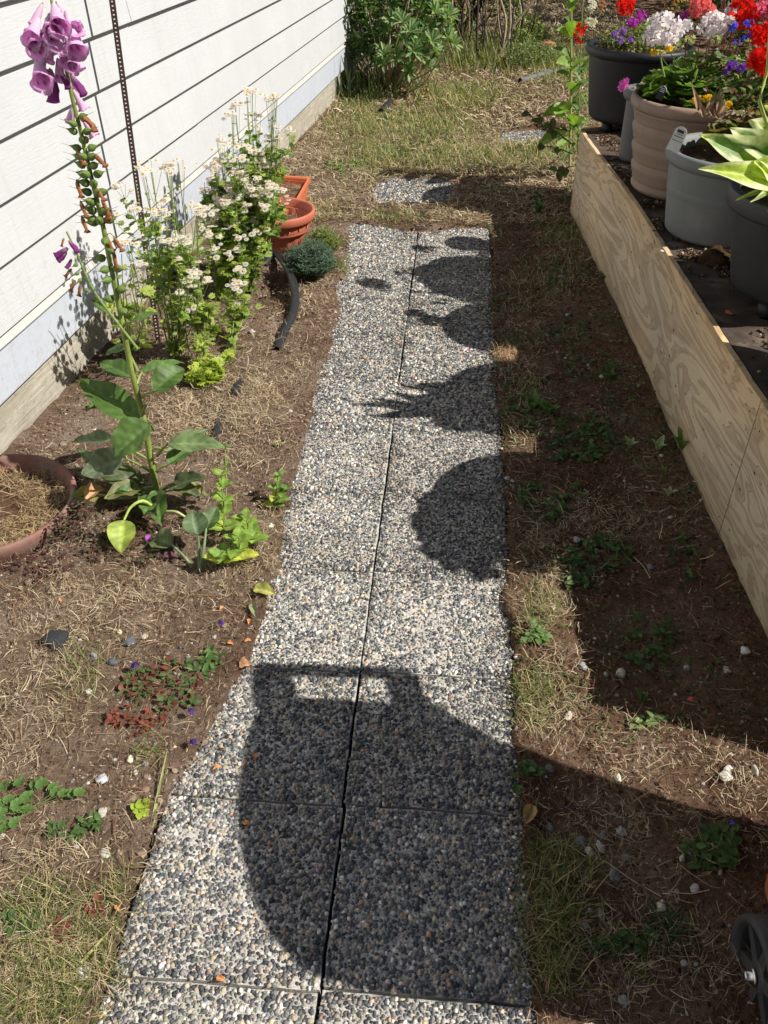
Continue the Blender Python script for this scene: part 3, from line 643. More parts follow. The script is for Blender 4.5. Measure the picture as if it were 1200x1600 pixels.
# ================================================================== POTS
def pot_rim(prof, seg=72): return prof
def make_pot(name, label, c, z0, rb, rr, h, mat, style='plain', soil=.05, group=None, feet=0, soilmat=None):
    t = thing(name, label, 'plant pot', (c[0], c[1], z0), group)
    rt = rr - .022                                     # body radius under the rim
    n = 46; outer = []
    fz = .045 if feet else 0
    for i in range(n):
        f = i / (n - 1); z = fz + f * (h - fz - .052); r = rb + (rt - rb) * f ** .9
        if style == 'ribbed': r += .004 - .011 * math.exp(-((((f * 4.2) % 1) - .5) / .10) ** 2) + .003 * sin(f * 4.2 * 2 * pi)
        if style == 'banded' and .58 < f < .68: r += .0022
        if f < .06: r -= .012 * (1 - f / .06) ** 2
        outer.append((r, z))
    if style == 'skirt': outer = [(r - (.006 if z < fz + .06 else 0), z) for r, z in outer]
    body = [(0.001, fz + .002), (rb - .016, fz)] + outer + [(rt, h - .05)]
    b = B(); V, F = lathe(body, 72, (c[0], c[1], z0)); b.add(V, F); ob('pot_body', b, mat, t)
    if style == 'flat': rim = [(rt - .002, h - .058), (rr - .002, h - .056), (rr, h - .05), (rr, h - .006), (rr - .004, h), (rt - .004, h - .001), (rt - .01, h - .006), (rt - .014, h - .07), (rt - .02, h - soil - .02)]
    else: rim = [(rt, h - .052), (rr - .012, h - .05), (rr - .002, h - .036), (rr, h - .022), (rr - .003, h - .009), (rr - .010, h - .002), (rr - .018, h), (rr - .028, h - .004), (rr - .036, h - .014), (rr - .042, h - .04), (rr - .05, h - soil - .03)]
    b = B(); V, F = lathe(rim, 72, (c[0], c[1], z0)); b.add(V, F); ob('pot_rim', b, mat, t)
    b = B(); rs = rr - .040; pr = [(rs * (1 - k / 10) + .0008, h - soil + .010 * sin(k * 1.9) * (k < 9)) for k in range(11)]
    V, F = lathe(pr, 40, (c[0], c[1], z0)); V[:, 2] += .012 * (fbm(V[:, 0] * 30, V[:, 1] * 30, 3) - .5); b.add(V, F)
    ob('potting_soil', b, M['soil'], t)
    for k in range(feet):
        a = 2 * pi * k / feet + 3.9; b = B(); cx, cy = c[0] + (rb - .04) * cos(a), c[1] + (rb - .04) * sin(a)
        V, F = lathe([(.03, 0), (.034, .004), (.030, .048), (.001, .05)], 14, (cx, cy, z0)); b.add(V, F); ob('pot_foot', b, M['black'], t)
    return t
ZB = PZ - .004
POTC = {'hosta': (1.165, 2.76), 'grey': (1.065, 3.42), 'taupe': (1.03, 3.97), 'small': (.905, 4.47), 'black': (.985, 5.30 - .28)}
make_pot('plant_pot', 'charcoal plastic pot holding the hosta, standing on black pot feet', POTC['hosta'], ZB, .215, .295, .365, M['charcoal'], 'flat', .03, feet=4)
make_pot('plant_pot', 'light grey banded pot with dark soil and a white plant tag', POTC['grey'], ZB, .205, .262, .315, M['grey'], 'banded', .045)
make_pot('plant_pot', 'taupe brown pot with ribbed rings holding the white geranium', POTC['taupe'], ZB, .215, .285, .385, M['taupe'], 'ribbed', .05)
make_pot('plant_pot', 'narrow grey pot with one pink flower between the black and the taupe pots', POTC['small'], ZB - .01, .084, .110, .325, M['sgrey'], 'plain', .03)
make_pot('plant_pot', 'big black pot at the far corner of the planter', (.985, 5.24), ZB - .035, .225, .29, .415, M['black'], 'plain', .03, feet=4)
for (c, lab) in (((1.60, 3.25), 'brown pot in the back row behind the light grey pot'), ((1.62, 4.15), 'brown pot in the back row behind the taupe pot'), ((1.11, 2.07), 'grey pot nearest the camera on the planter'), ((1.50, 4.95), 'brown pot in the back row beside the black pot')):
    make_pot('plant_pot', lab, c, ZB - .02, .19, .25 if c[0] > 1.3 else .29, .36, M['taupe'] if c[0] > 1.3 else M['grey'], 'plain', .04)

# ================================================================== PLANT PARTS
def cmod_(T, S, tip=1.0, rib=.0, edge=None): return (1 + (tip - 1) * T) * (1 - rib * (np.abs(S) < .01))
def leaf_obj(name, base, tip, width, up=(0, 0, 1), prof='ovate', col=(.08, .14, .03), parent=None, mat=None, fold=.25, curl=.18, wav=.03, serr=0.0, seed=0, n=11, m=7, edge=None, label=None, rib=0.0, thick=None):
    base = np.asarray(base, float); tip = np.asarray(tip, float); d = tip - base; L = np.linalg.norm(d)
    V, F, T, S = leaf(prof, width / L, n, m, fold, curl, wav, serr, seed, rib=rib)
    V = V.copy(); V[:, 2] += curl * V[:, 1]                    # keep the tip at its place
    R = frame(d, up); V = (V * L) @ R.T + base
    c = np.tile(np.asarray(col, float), (len(V), 1)) * (1 + .15 * np.sin(T * 9 + seed))[:, None]
    c = c * (1 + .16 * np.sin(T * 34 - np.abs(S) * 7))[:, None] * (1 + .12 * (fbm(V[:, 0] * 60 + seed, V[:, 1] * 60, 7) - .5) * 2)[:, None]
    mid = np.abs(S) < .01; c[mid] = c[mid] * 1.3 + .025
    if edge is not None:
        e = (np.abs(S) > (.62 + .1 * np.sin(T * 17 + seed))) | (T > .93); c[e] = edge
    b = B(); b.add(V, F, c.clip(0, 1)); return ob(name, b, mat or M['leaf'], parent, label=label)
def stalk(name, P, r, parent, col=(.12, .17, .05), mat=None, n=10, seg=7, taper=.6, label=None):
    p = spline(P, n); rr = np.linspace(r, r * taper, n); V, F = tube(p, rr, seg); b = B(); b.add(V, F, col); return ob(name, b, mat or M['stem'], parent, label=label)

# ------------------------------------------------------------------ HOSTA
hc = np.array([POTC['hosta'][0], POTC['hosta'][1], ZB + .34])
hosta = thing('hosta', 'hosta with yellow-green leaves edged in cream, in the charcoal pot', 'hosta', tuple(hc))
HP = [((1180, 262), (1086, 208), .055, 2.62), ((1175, 268), (1084, 262), .045, 2.55), ((1190, 262), (1170, 182), .085, 2.72), ((1185, 262), (1135, 196), .06, 2.66), ((1190, 285), (1170, 250), .07, 2.6),
      ((1165, 265), (1205, 306), .085, 2.5), ((1150, 268), (1200, 330), .05, 2.48), ((1195, 260), (1215, 205), .08, 2.7), ((1205, 250), (1190, 160), .05, 2.8), ((1200, 290), (1250, 270), .09, 2.6), ((1205, 290), (1250, 320), .09, 2.5)]
for i, (pb, pt, w, Y) in enumerate(HP):
    tip = yp(*pt, Y); base = hc + np.array([rng.uniform(-.05, .03), rng.uniform(-.10, -.02), .03])
    leaf_obj('leaf', base, tip, w * 2.15, (rng.uniform(-.3, .1), -1.3, .8), 'ovate', (.42, .52, .08) if i % 3 else (.20, .32, .08), hosta, fold=.3, curl=.14, wav=.10, seed=i * 1.7, edge=(.72, .74, .42), n=19, m=11, rib=.012)
for i in range(13):
    a = rng.uniform(-1.2, 3.4); L = rng.uniform(.20, .32); tip = hc + np.array([cos(a) * L, sin(a) * L, rng.uniform(.02, .16)])
    leaf_obj('leaf', hc + np.array([cos(a) * .02, sin(a) * .02, .01]), tip, L * .42, (0, 0, 1), 'ovate', (.24, .36, .06), hosta, fold=.3, curl=.25, wav=.05, seed=i, edge=(.70, .72, .42), n=13, m=9)
for (tx, ty, z) in ((.83, 2.60, .90), (.80, 2.70, .96), (.86, 2.80, .94), (.84, 2.50, .93)):
    leaf_obj('leaf', hc + np.array([-.03, 0, .03]), (tx, ty, z), .06, (0, 0, 1), 'lance', (.28, .40, .07), hosta, fold=.3, curl=.15, wav=.05, seed=int(z * 99), edge=(.70, .72, .42), n=13, m=9)
stalk('flower_stalk', [hc + np.array([.07, -.02, 0]), yp(1197, 190, 2.62), yp(1199, 110, 2.62), yp(1203, 40, 2.62)], .006, hosta, (.34, .45, .10))

# ------------------------------------------------------------------ GERANIUMS AND BEDDING FLOWERS
def scallop(n=26, lob=7, depth=.13, cup=.25, ring=None):
    th = np.linspace(0.30, 2 * pi - 0.30, n); V = [(0, 0, 0)]; r = 1 - depth * np.abs(np.sin(th * lob / 2)) ** 3
    for f in (.5, 1.0):
        for a, q in zip(th, r): V.append((sin(a) * f * q, -cos(a) * f * (q if f == 1 else .9), cup * f * f + .06 * sin(a * lob) * f))
    F = [(0, i + 1, i + 2) for i in range(n - 1)]
    for i in range(n - 1): F += [(1 + i, 1 + n + i, 2 + n + i), (1 + i, 2 + n + i, 2 + i)]
    return np.array(V, float), np.array(F)
def petal5(n=5, L=1.0, W=.62, cup=.35):
    V = []; F = []
    for k in range(n):
        a = 2 * pi * k / n; c, s = cos(a), sin(a); P = [(0, 0, 0), (W * .42, L * .45, cup * .3), (-W * .42, L * .45, cup * .3), (W * .55, L * .82, cup * .7), (-W * .55, L * .82, cup * .7), (0, L, cup)]
        o = len(V); V += [(c * x - s * y, s * x + c * y, z) for x, y, z in P]; F += [(o, o + 1, o + 2), (o + 1, o + 3, o + 2), (o + 3, o + 4, o + 2), (o + 3, o + 5, o + 4)]
    return np.array(V), np.array(F)
scV, scF = scallop(); p5V, p5F = petal5()
def me_from(V, F, cols, mat, smooth=True, name='part'):
    b = B(); b.add(V, F, cols); me = b.mesh(name, smooth); me.materials.append(mat); return me
def florets(center, r, n, size, col, flat=.8, var=.12):
    """a ball of five petalled florets as one flower head"""
    d = norm(rng.normal(size=(n, 3)) + np.array([0, -.25, .45])); pos = np.asarray(center) + d * r * np.array([1, 1, flat]) * rng.uniform(.62, 1.14, (n, 1))
    up = np.tile(np.array([.3, .2, .9]), (n, 1)) + rng.normal(0, .2, (n, 3)); R0 = frame(np.cross(d, up) + 1e-3, d)
    a = rng.uniform(0, 2 * pi, n); R = np.einsum('nij,njk->nik', R0, rotz(a))
    c = np.asarray(col) * rng.uniform(1 - var, 1 + var, (n, 1)); b = B()
    b.scatter(p5V, p5F, pos, R, np.full(n, size) * rng.uniform(.8, 1.2, n), c.clip(0, .95)); return b
def geranium(label, c, heads, ger_col, leafc, parent_name='geranium', nleaf=46, rad=.2, leafsize=.034, hgt=.16, hr=.045, fl=.017, cat='geranium', group=None, lean=(0, 0)):
    t = thing(parent_name, label, cat, tuple(c)); 
    if group: t['group'] = group
    for i in range(nleaf):
        a = rng.uniform(0, 2 * pi); q = sqrt(rng.random()) * rad; z = hgt * (1 - (q / rad) ** 2 * .6) * rng.uniform(.35, 1.05)
        p = np.asarray(c) + np.array([q * cos(a) + lean[0], q * sin(a) + lean[1], z]); nrm = norm(np.array([cos(a) * q / rad * .9 + .15, sin(a) * q / rad * .9 - .45, .8]) + rng.normal(0, .3, 3))
        R = frame(norm(np.array([cos(a + .6), sin(a + .6), .1])), nrm)
        key = i % 3
        inst('leaf', leafc[key], t, p, R, leafsize * rng.uniform(.7, 1.35))
        if i % 4 == 0: stalk('stem', [np.asarray(c) + np.array([q * .3 * cos(a), q * .3 * sin(a), -.02]), (np.asarray(c) + p) / 2 + [0, 0, .02], p], .0028, t, (.13, .20, .06), n=5, seg=5)
    for (p, r, col, n, sz) in heads:
        if r > .028: stalk('flower_stalk', [np.asarray(c) + np.array([0, 0, .04]), (np.asarray(c) * .4 + np.asarray(p) * .6) + [0, 0, -.02], np.asarray(p) - [0, 0, r * .4]], .0026, t, (.10, .15, .05), n=7, seg=5)
        ob('flower_head', florets(p, r, n, sz, col), M['petal'], t)
    return t
GL = [me_from(scV, scF, np.where(np.arange(len(scV))[:, None] < 27, np.array(c0) * .85, np.array(c0)), M['leaf'], True, 'geranium_leaf') for c0 in ((.17, .27, .06), (.24, .36, .09), (.11, .20, .045))]
GB = [me_from(scV, scF, np.where(np.arange(len(scV))[:, None] < 27, np.array(c0) * .7, np.array(c0)), M['leaf'], True, 'bronze_leaf') for c0 in ((.22, .19, .08), (.16, .20, .06), (.27, .17, .11))]
WH, RD, PK, SL = (.86, .84, .80), (.75, .022, .012), (.80, .20, .30), (.85, .22, .20)
tcx = np.array([1.05, 3.98, ZB + .335])
geranium('white geranium with one big white flower head over green scalloped leaves, in the taupe pot', tcx,
         [(yp(1037, 45, 3.80), .062, WH, 46, .020), (yp(1020, 58, 3.78), .03, WH, 12, .022), (yp(1072, 44, 3.95), .03, WH, 12, .018), (yp(1112, 42, 3.95), .050, WH, 26, .022), (yp(1046, 62, 3.75), .024, WH, 8, .021), (yp(1078, 62, 3.85), .02, (.5, .55, .2), 10, .010), (yp(1120, 62, 3.9), .022, (.5, .55, .2), 10, .010)], WH, GL, nleaf=130, rad=.245, leafsize=.045, hgt=.19)
bud = thing('geranium_bud_cluster', 'cluster of yellow-green geranium buds on a stalk in front of the white flower head', 'flower buds', tuple(yp(1032, 85, 3.72)))
stalk('stalk', [yp(1038, 120, 3.78), yp(1034, 100, 3.75), yp(1032, 88, 3.72)], .0035, bud, (.34, .45, .12))
bv, bf = leaf('lance', .42, 6, 5, .8, .1)[:2]
for i in range(12):
    a = i * 2.4; d = norm(np.array([cos(a), sin(a) * .6, rng.uniform(-.2, .9)])); V = (bv * .024) @ frame(d, (0, 0, 1)).T + yp(1032, 84, 3.72); b = B(); b.add(V, bf, (.55, .58, .22) if i % 4 else (.75, .5, .04)); ob('bud', b, M['petal'], bud)
bcx = np.array([.985, 5.24, ZB - .035 + .385])
geranium('mixed red, magenta, violet and cream bedding flowers filling the big black pot', bcx,
         [(yp(977, 10, 5.05), .045, RD, 34, .018), (yp(910, 42, 4.86), .022, RD, 9, .016), (yp(903, 52, 4.82), .02, RD, 7, .016), (yp(905, 66, 4.8), .012, RD, 3, .015),
          (yp(988, 37, 4.86), .03, (.50, .06, .45), 34, .010), (yp(1000, 26, 4.95), .028, (.55, .07, .48), 30, .010), (yp(973, 49, 4.82), .018, (.36, .13, .60), 14, .010), (yp(960, 54, 4.80), .014, (.33, .14, .55), 9, .011), (yp(971, 62, 4.78), .012, (.33, .14, .55), 7, .011), (yp(987, 61, 4.78), .014, (.33, .14, .55), 8, .011),
          (yp(923, 10, 4.9), .026, (.72, .74, .55), 12, .015), (yp(922, 38, 4.84), .03, (.66, .68, .45), 12, .014), (yp(940, 8, 4.95), .02, (.45, .22, .1), 10, .010)], RD, GL, 'bedding_plant', 60, .2, .018, .12, cat='bedding plant')
# small leaves fill the black pot
def tiny_fill(name, c, rad, hgt, n, size, cols, parent):
    a = rng.uniform(0, 2 * pi, n); q = np.sqrt(rng.random(n)) * rad; z = hgt * (1 - (q / rad) ** 2 * .5) * rng.random(n) ** .6
    pos = np.stack([c[0] + q * np.cos(a), c[1] + q * np.sin(a), c[2] + z], 1); V, F, T, S = leaf('ovate', .55, 4, 3, .3, .2); b = B()
    ci = np.array(cols)[rng.integers(0, len(cols), n)] * rng.uniform(.7, 1.25, (n, 1)); b.scatter(V, F, pos, randrot(n, .6), size * rng.uniform(.6, 1.4, n), ci)
    return ob(name, b, M['leaf'], parent, kind='stuff')
bp = [o for o in COL.objects if o.name.startswith('bedding_plant')][0]
tiny_fill('small_leaves', bcx + [0, 0, -.02], .225, .16, 1600, .020, [(.13, .17, .05), (.28, .30, .14), (.09, .13, .03), (.30, .24, .10)], bp)
# bronze leaved and blue flowered plants in the second row
g2 = np.array([1.50, 3.95, ZB + .30])
tiny_fill_later = True
t2 = geranium('geraniums with red and salmon pink heads above reddish foliage, behind the white geranium', g2,
         [(yp(1163, 22, 4.0), .058, RD, 52, .020), (yp(1178, 20, 3.9), .03, RD, 14, .02), (yp(1094, 10, 4.3), .045, SL, 34, .018), (yp(1108, 18, 4.25), .022, SL, 10, .018), (yp(1190, 18, 3.9), .035, PK, 20, .018), (yp(1208, 14, 3.9), .04, PK, 24, .018),
          (yp(1186, 58, 3.45), .035, RD, 22, .020), (yp(1196, 52, 3.45), .03, RD, 16, .020), (yp(1192, 92, 3.40), .045, RD, 34, .021), (yp(1200, 100, 3.42), .04, RD, 22, .021), (yp(1058, 2, 4.6), .05, (.45, .30, .08), 46, .009),
          (yp(1068, 24, 4.3), .02, (.55, .07, .48), 18, .010), (yp(1145, 26, 4.0), .028, (.8, .76, .74), 18, .012), (yp(1139, 34, 3.9), .02, (.8, .76, .74), 10, .012), (yp(1138, 18, 4.0), .018, (.8, .76, .74), 8, .012)], RD, GB, nleaf=110, rad=.36, leafsize=.04, hgt=.24)
tiny_fill('reddish_leaves', g2 + [-.1, 0, -.02], .46, .34, 4600, .028, [(.14, .10, .05), (.09, .14, .035), (.22, .11, .09), (.30, .30, .14), (.07, .11, .03)], t2)
for k in range(16):
    p0 = yp(rng.uniform(1075, 1195), rng.uniform(35, 70), 4.0); stalk('stem', [p0 - [0, 0, .12], p0 + [rng.normal(0, .01), 0, 0], p0 + [rng.normal(0, .02), 0, .12]], .0022, t2, (.22, .06, .06), n=5, seg=4)
lob = thing('lobelia', 'small vivid blue lobelia flowers scattered below the red geranium', 'lobelia', tuple(yp(1150, 50, 3.7)))
for (x, y) in ((1145, 44), (1148, 40), (1172, 52), (1178, 49), (1183, 53), (1164, 60), (1152, 66), (1173, 36), (1166, 37), (1175, 55), (1144, 47)):
    ob('flower', florets(yp(x, y, 3.7), .010, 6, .0085, (.10, .16, .72)), M['petal'], lob)
mar = thing('bidens', 'small bright yellow daisy flowers hanging over the rims of the taupe and light grey pots', 'yellow flowers', tuple(yp(1095, 155, 3.65)))
for (x, y, Y) in ((1086, 158, 3.66), (1090, 154, 3.67), (1102, 154, 3.66), (1108, 152, 3.66), (1135, 166, 3.5), (1139, 163, 3.5), (1020, 82, 3.75), (1046, 76, 3.75)):
    ob('flower', florets(yp(x, y, Y), .008, 7, .0105, (.85, .62, .02)), M['petal'], mar)
# bronze heuchera in the light grey pot
hx = np.array([1.13, 3.47, ZB + .275])
he = geranium('heuchera with olive and bronze scalloped leaves and dried curled leaves, in the light grey pot', hx, [], None, GB, 'heuchera', 60, .17, .045, .17, cat='heuchera', lean=(.02, .02))
for i in range(9):
    b = B(); V, F, T, S = leaf('lance', .3, 9, 5, .5, .9, .1, seed=i); L = rng.uniform(.05, .08); V = (V * L) @ frame((rng.uniform(-.6, .6), -.5, .9), (0, -1, .3)).T + yp(rng.uniform(1090, 1125), rng.uniform(172, 188), 3.38)
    b.add(V, F, (.34, .22, .14)); ob('dried_leaf', b, M['straw'], he)
hv = geranium('green and purplish leafy plant filling the gap behind the light grey pot', np.array([1.38, 3.35, ZB + .32]), [(yp(1145, 102, 3.6), .014, (.22, .05, .5), 9, .012), (yp(1158, 106, 3.6), .012, (.22, .05, .5), 7, .012), (yp(1136, 110, 3.6), .012, (.2, .04, .45), 6, .012)], None, GL, 'leafy_plant', 70, .22, .04, .26, cat='leafy plant')
tiny_fill('small_leaves', np.array([1.38, 3.35, ZB + .32]), .22, .30, 1400, .026, [(.12, .14, .05), (.08, .12, .03), (.18, .11, .07)], hv)
# pink flower of the narrow pot
pf = thing('petunia', 'single bright pink flower spilling over the rim of the narrow grey pot', 'petunia', tuple(yp(976, 140, 4.40)))
for (x, y) in ((973, 131), (978, 128), (977, 135), (971, 137)):
    ob('flower', florets(yp(x, y, 4.38), .008, 3, .014, (.85, .22, .62)), M['petal'], pf)
tiny_fill('small_leaves', np.array([.905, 4.47, ZB + .28]), .08, .05, 130, .02, [(.12, .17, .05), (.3, .25, .12)], pf)
# plant in the pot nearest the camera (its shadow is in the picture)
g5 = geranium('bushy green plant in the pot nearest the camera on the planter', np.array([1.07, 1.96, ZB + .31]), [], None, GL, 'bushy_plant', 120, .24, .055, .10, cat='bushy plant')
# plant tags
for (x, y, Y, w, h2, lab, arch) in ((1058, 219, 3.20, .044, .078, 'white plant tag with printed lines standing at the rim of the light grey pot', 0), (1033, 146, 3.74, .030, .045, 'dark plant tag with a pale rim tucked among the leaves of the taupe pot', 1)):
    p = yp(x, y, Y); t = thing('plant_tag', lab, 'plant tag', tuple(p)); b = B(); fr = frame((.25, -.1, 1), (-.35, -1, .25)); n = 12
    pts = [(-w / 2, -h2 / 2), (w / 2, -h2 / 2)] + [(w / 2 * cos(a), h2 / 2 - w * .25 + w / 2 * .8 * sin(a)) for a in np.linspace(0, pi, n)]
    V = np.array([(q[0], q[1], z) for z in (0, .0012) for q in pts]); k = len(pts)
    F3 = [(0, i, i + 1) for i in range(1, k - 1)] + [(k, k + i + 1, k + i) for i in range(1, k - 1)]; b.add(V @ fr.T + p, np.array(F3)); b.add(V @ fr.T + p, np.array([(i, (i + 1) % k, k + (i + 1) % k, k + i) for i in range(k)]))
    ob('tag_body', b, M['tagw'] if not arch else M['black'], t, smooth=False)
    if not arch:
        for (u, v, ww, hh) in [(0, .012, .75, .0025), (0, -.002, .8, .002), (0, .02, .5, .002)] + [(-.011 + .0022 * i, .030, .05 if i % 3 else .09, .010) for i in range(10)]:
            b = B(); V, F = box(u - w * ww / 2, u + w * ww / 2, v - hh / 2, v + hh / 2, .0013, .0018); b.add(V @ fr.T + p, F); ob('printed_line', b, M['ink'], t, smooth=False)
    else:
        V, F = tube([fr @ np.array([w / 2 * cos(a), h2 / 2 - w * .25 + w * .42 * sin(a), .002]) + p for a in np.linspace(0, pi, 12)], .0012, 5); b = B(); b.add(V, F); ob('pale_rim', b, M['tagw'], t)
        for i in range(3):
            b = B(); V, F = box(-w * .32, w * .32, .006 + i * .006, .0085 + i * .006, .0013, .002); b.add(V @ fr.T + p, F); ob('printed_line', b, M['tagw'], t, smooth=False)
# debris on the planter top
def rockthing(name, label, cat, p, s, seed, mat, col, flat=.6, parent=None, rough=.25, rz=0):
    V, F = rock(seed, 3, flat, rough); b = B(); R = rotz(rz); V = (V * np.asarray(s)) @ R.T + np.asarray(p); b.add(V, F, col); o = ob(name, b, mat, None, label=label, loc=p); o['category'] = cat; return o
rockthing('moss_clump', 'dark mossy clump of soil in front of the light grey pot', 'soil clump', (.985, 3.10, ZB + .012), (.062, .045, .045), 3, M['moss'], (1, 1, 1), .8, rough=.5)
rockthing('terracotta_shard', 'small orange terracotta shard lying on the dark planter top', 'pot shard', gp(1140, 488, ZB + .006), (.016, .010, .007), 5, M['brick'], (1, 1, 1), .7, rough=.5, rz=-.5)
rockthing('white_stone_chip', 'white stone chip resting against the lower side of the taupe pot', 'stone chip', gp(1008, 291, ZB + .03), (.018, .008, .013), 8, M['stone'], (.75, .73, .7), .8, rough=.4)
b = B()
for (x0, x1, y0, y1, n) in ((.78, 1.0, 3.25, 4.9, 6500), (.86, 1.2, 2.95, 3.25, 2200), (.9, 1.6, 1.6, 2.9, 1500), (.76, .92, 4.3, 5.0, 2600)):
    x = rng.uniform(x0, x1, n); y = rng.uniform(y0, y1, n); k = (x > plx(y) + .03) & (rng.random(n) < sstep(.42, .65, fbm(x * 12, y * 12, 9))); x, y = x[k], y[k]; m_ = len(x); s = .0042 * rng.lognormal(0, .45, m_).clip(.4, 2.5)
    z = ZB - .035 * sstep(3.5, 5.1, y)
    b.scatter(crumbV, crumbF, np.stack([x, y, z + .001 + .012 * rng.random(m_) * sstep(.5, .7, fbm(x * 12, y * 12, 9))], 1), randrot(m_, .5), s, np.array([(.06, .035, .02), (.16, .1, .06), (.4, .33, .25)])[rng.choice(3, m_, p=[.6, .3, .1])])
t_ = tag(ob('spilled_soil', b, M['crumb'], smooth=False, kind='stuff'), 'spilled potting soil and bark bits between the pots on the planter top', 'spilled soil'); 

# ================================================================== FOXGLOVE
FB = np.array([-.915, 2.157, 0.0]); FB[2] = float(H(FB[0], FB[1]))
fox = thing('foxglove', 'tall foxglove with a spire of pink bells, drying seed pods and large green lower leaves', 'foxglove', tuple(FB))
SY = 2.16
stem_px = [(250, 795), (238, 730), (224, 655), (205, 575), (188, 490), (172, 410), (158, 340), (141, 270), (126, 205), (112, 150), (100, 90), (84, 20), (70, -60)]
SP = spline([yp(x, y, SY) for x, y in stem_px], 60)
def sp_at(z):
    i = int(np.argmin(np.abs(SP[:, 2] - z))); return SP[i]
b = B(); V, F = tube(SP, np.interp(SP[:, 2], [0, .6, 1.2, 1.5], [.011, .008, .005, .003]), 10); c = np.array([(.22, .28, .06)] * len(V)) * (1 + .2 * np.sin(V[:, 2:3] * 40)); b.add(V, F, c); ob('stem', b, M['stem'], fox)
def bell_mesh(L=1.0):
    rings = [(0, .06), (.06, .08), (.2, .105), (.45, .15), (.7, .19), (.86, .205), (.95, .235), (1.0, .285)]; seg = 20; V = []; C = []
    for k, (y, r) in enumerate(rings):
        for j in range(seg):
            a = 2 * pi * j / seg; lip = 1 + (.18 * cos(a * 4) + .16 * (sin(a) < -.4)) * (k >= 6) * (k - 5) / 2; yy = y + (.10 * (sin(a) < -.3) if k == 7 else 0)
            V.append((r * lip * cos(a), yy, r * lip * sin(a))); f = y; C.append(np.array((.98, .88, .93)) * (1 - f) + np.array((.97, .70, .94)) * f + (.08 if k == 7 else 0))
    F = [tuple(q) for q in grid(len(rings), seg, True)]; n0 = len(V)
    for k, (y, r) in enumerate(rings[::-1]):       # inner face
        if k == 0: continue
        for j in range(seg):
            a = 2 * pi * j / seg; V.append((r * .93 * cos(a), y, r * .93 * sin(a))); sp_ = (j % 3 == 0 and k % 2 == 0 and sin(a) < 0); C.append(np.array((.28, .03, .16)) if sp_ else np.array((.90, .48, .78)) * (1 - .06 * k))
    m_ = len(rings) - 1
    F += [((len(rings) - 1) * seg + j, (len(rings) - 1) * seg + (j + 1) % seg, n0 + (j + 1) % seg, n0 + j) for j in range(seg)]
    F += [tuple(np.array(q) + n0) for q in grid(m_, seg, True)]
    bb = B(); bb.add(V, np.array(F), np.array(C).clip(0, 1)); me = bb.mesh('bell'); me.materials.append(M['petal']); return me
bellM = bell_mesh()
b = B()
for k in range(5):
    a = 2 * pi * k / 5; V, F, T, S = leaf('ovate', .5, 5, 3, .3, -.2); V = V * .6; d = norm(np.array([cos(a) * .8, 1.0, sin(a) * .8])); V = (V * .42) @ frame(d, (-cos(a), .5, -sin(a))).T; b.add(V, F, (.20, .27, .08))
calyxM = b.mesh('calyx'); calyxM.materials.append(M['leaf'])
b = B(); V, F = lathe([(.01, 0), (.26, .12), (.36, .35), (.30, .62), (.10, .92), (.02, 1.15), (.012, 1.9)], 12); V = V[:, [0, 2, 1]] * [1, 1, 1]; b.add(V, F, np.where((V[:, 1] > 1.0)[:, None], np.array((.35, .30, .12)), np.array((.20, .30, .08))))
for k in range(4):
    a = 2 * pi * k / 4 + .4; V2, F2, T, S = leaf('ovate', .7, 5, 3, .2, -.25); V2 = (V2 * .62) @ frame(norm(np.array([cos(a) * .55, 1.0, sin(a) * .55])), (-cos(a), .4, -sin(a))).T; b.add(V2, F2, (.24, .33, .10))
podM = b.mesh('seed_pod'); podM.materials.append(M['leaf'])
# shrivelled bell: crumpled brown tube
b = B(); V, F = lathe([(.05, 0), (.09, .15), (.12, .4), (.155, .65), (.11, .85), (.17, 1.0), (.06, 1.04)], 12, wob=lambda th, i: .42 * sin(2 * th + i * 1.3) + .2 * sin(5 * th + i)); V = V[:, [0, 2, 1]]; V[:, 2] -= .25 * V[:, 1] ** 2; b.add(V, F, np.where((V[:, 1] < .2)[:, None], np.array((.30, .20, .09)), np.array((.36, .15, .065))) * (1 + .25 * np.sin(V[:, 0:1] * 30)))
dryM = b.mesh('dried_bell'); dryM.materials.append(M['straw'])
b = B(); V, F = lathe([(.08, 0), (.13, .15), (.16, .4), (.2, .65), (.17, .85), (.22, 1.0), (.10, 1.04)], 12, wob=lambda th, i: .2 * sin(3 * th + i * 1.3)); V = V[:, [0, 2, 1]]; b.add(V, F, np.where((V[:, 1] < .3)[:, None], np.array((.5, .33, .42)), np.array((.33, .08, .30))))
wiltM = b.mesh('wilted_bell'); wiltM.materials.append(M['petal'])
def hang(me, name, p, d, L, parent, cal=True):
    R = frame(d, (0, -.8, .6)); o = inst(name, me, parent, p, R, L)
    if cal: inst('calyx', calyxM, parent, p - norm(d) * .004, R, L * .6)
    return o
BELLS = [((66, 6), (54, 38)), ((78, 22), (73, 58)), ((84, 8), (94, 42)), ((96, 22), (112, 66)), ((104, 18), (120, 76)), ((62, 48), (58, 76)), ((82, 62), (78, 88)), ((94, 66), (103, 94)), ((88, 44), (91, 66)), ((70, 72), (64, 108)), ((104, 48), (118, 44)), ((60, 30), (50, 60)),
         ((90, 92), (92, 110)), ((108, 78), (114, 104)), ((74, 30), (84, 52)), ((98, 60), (124, 84)), ((92, 14), (84, 34)), ((60, 86), (66, 126))]
for i, (a, c) in enumerate(BELLS):
    dy = -.012 - .018 * (i % 3) ; p = yp(*a, SY + dy * .4); q = yp(*c, SY + dy * 1.8); d = q - p; L = max(np.linalg.norm(d), .044) * 1.08
    o = hang(bellM, 'bell', p, norm(d) + np.array([0, -.05, 0]), L * .98, fox)
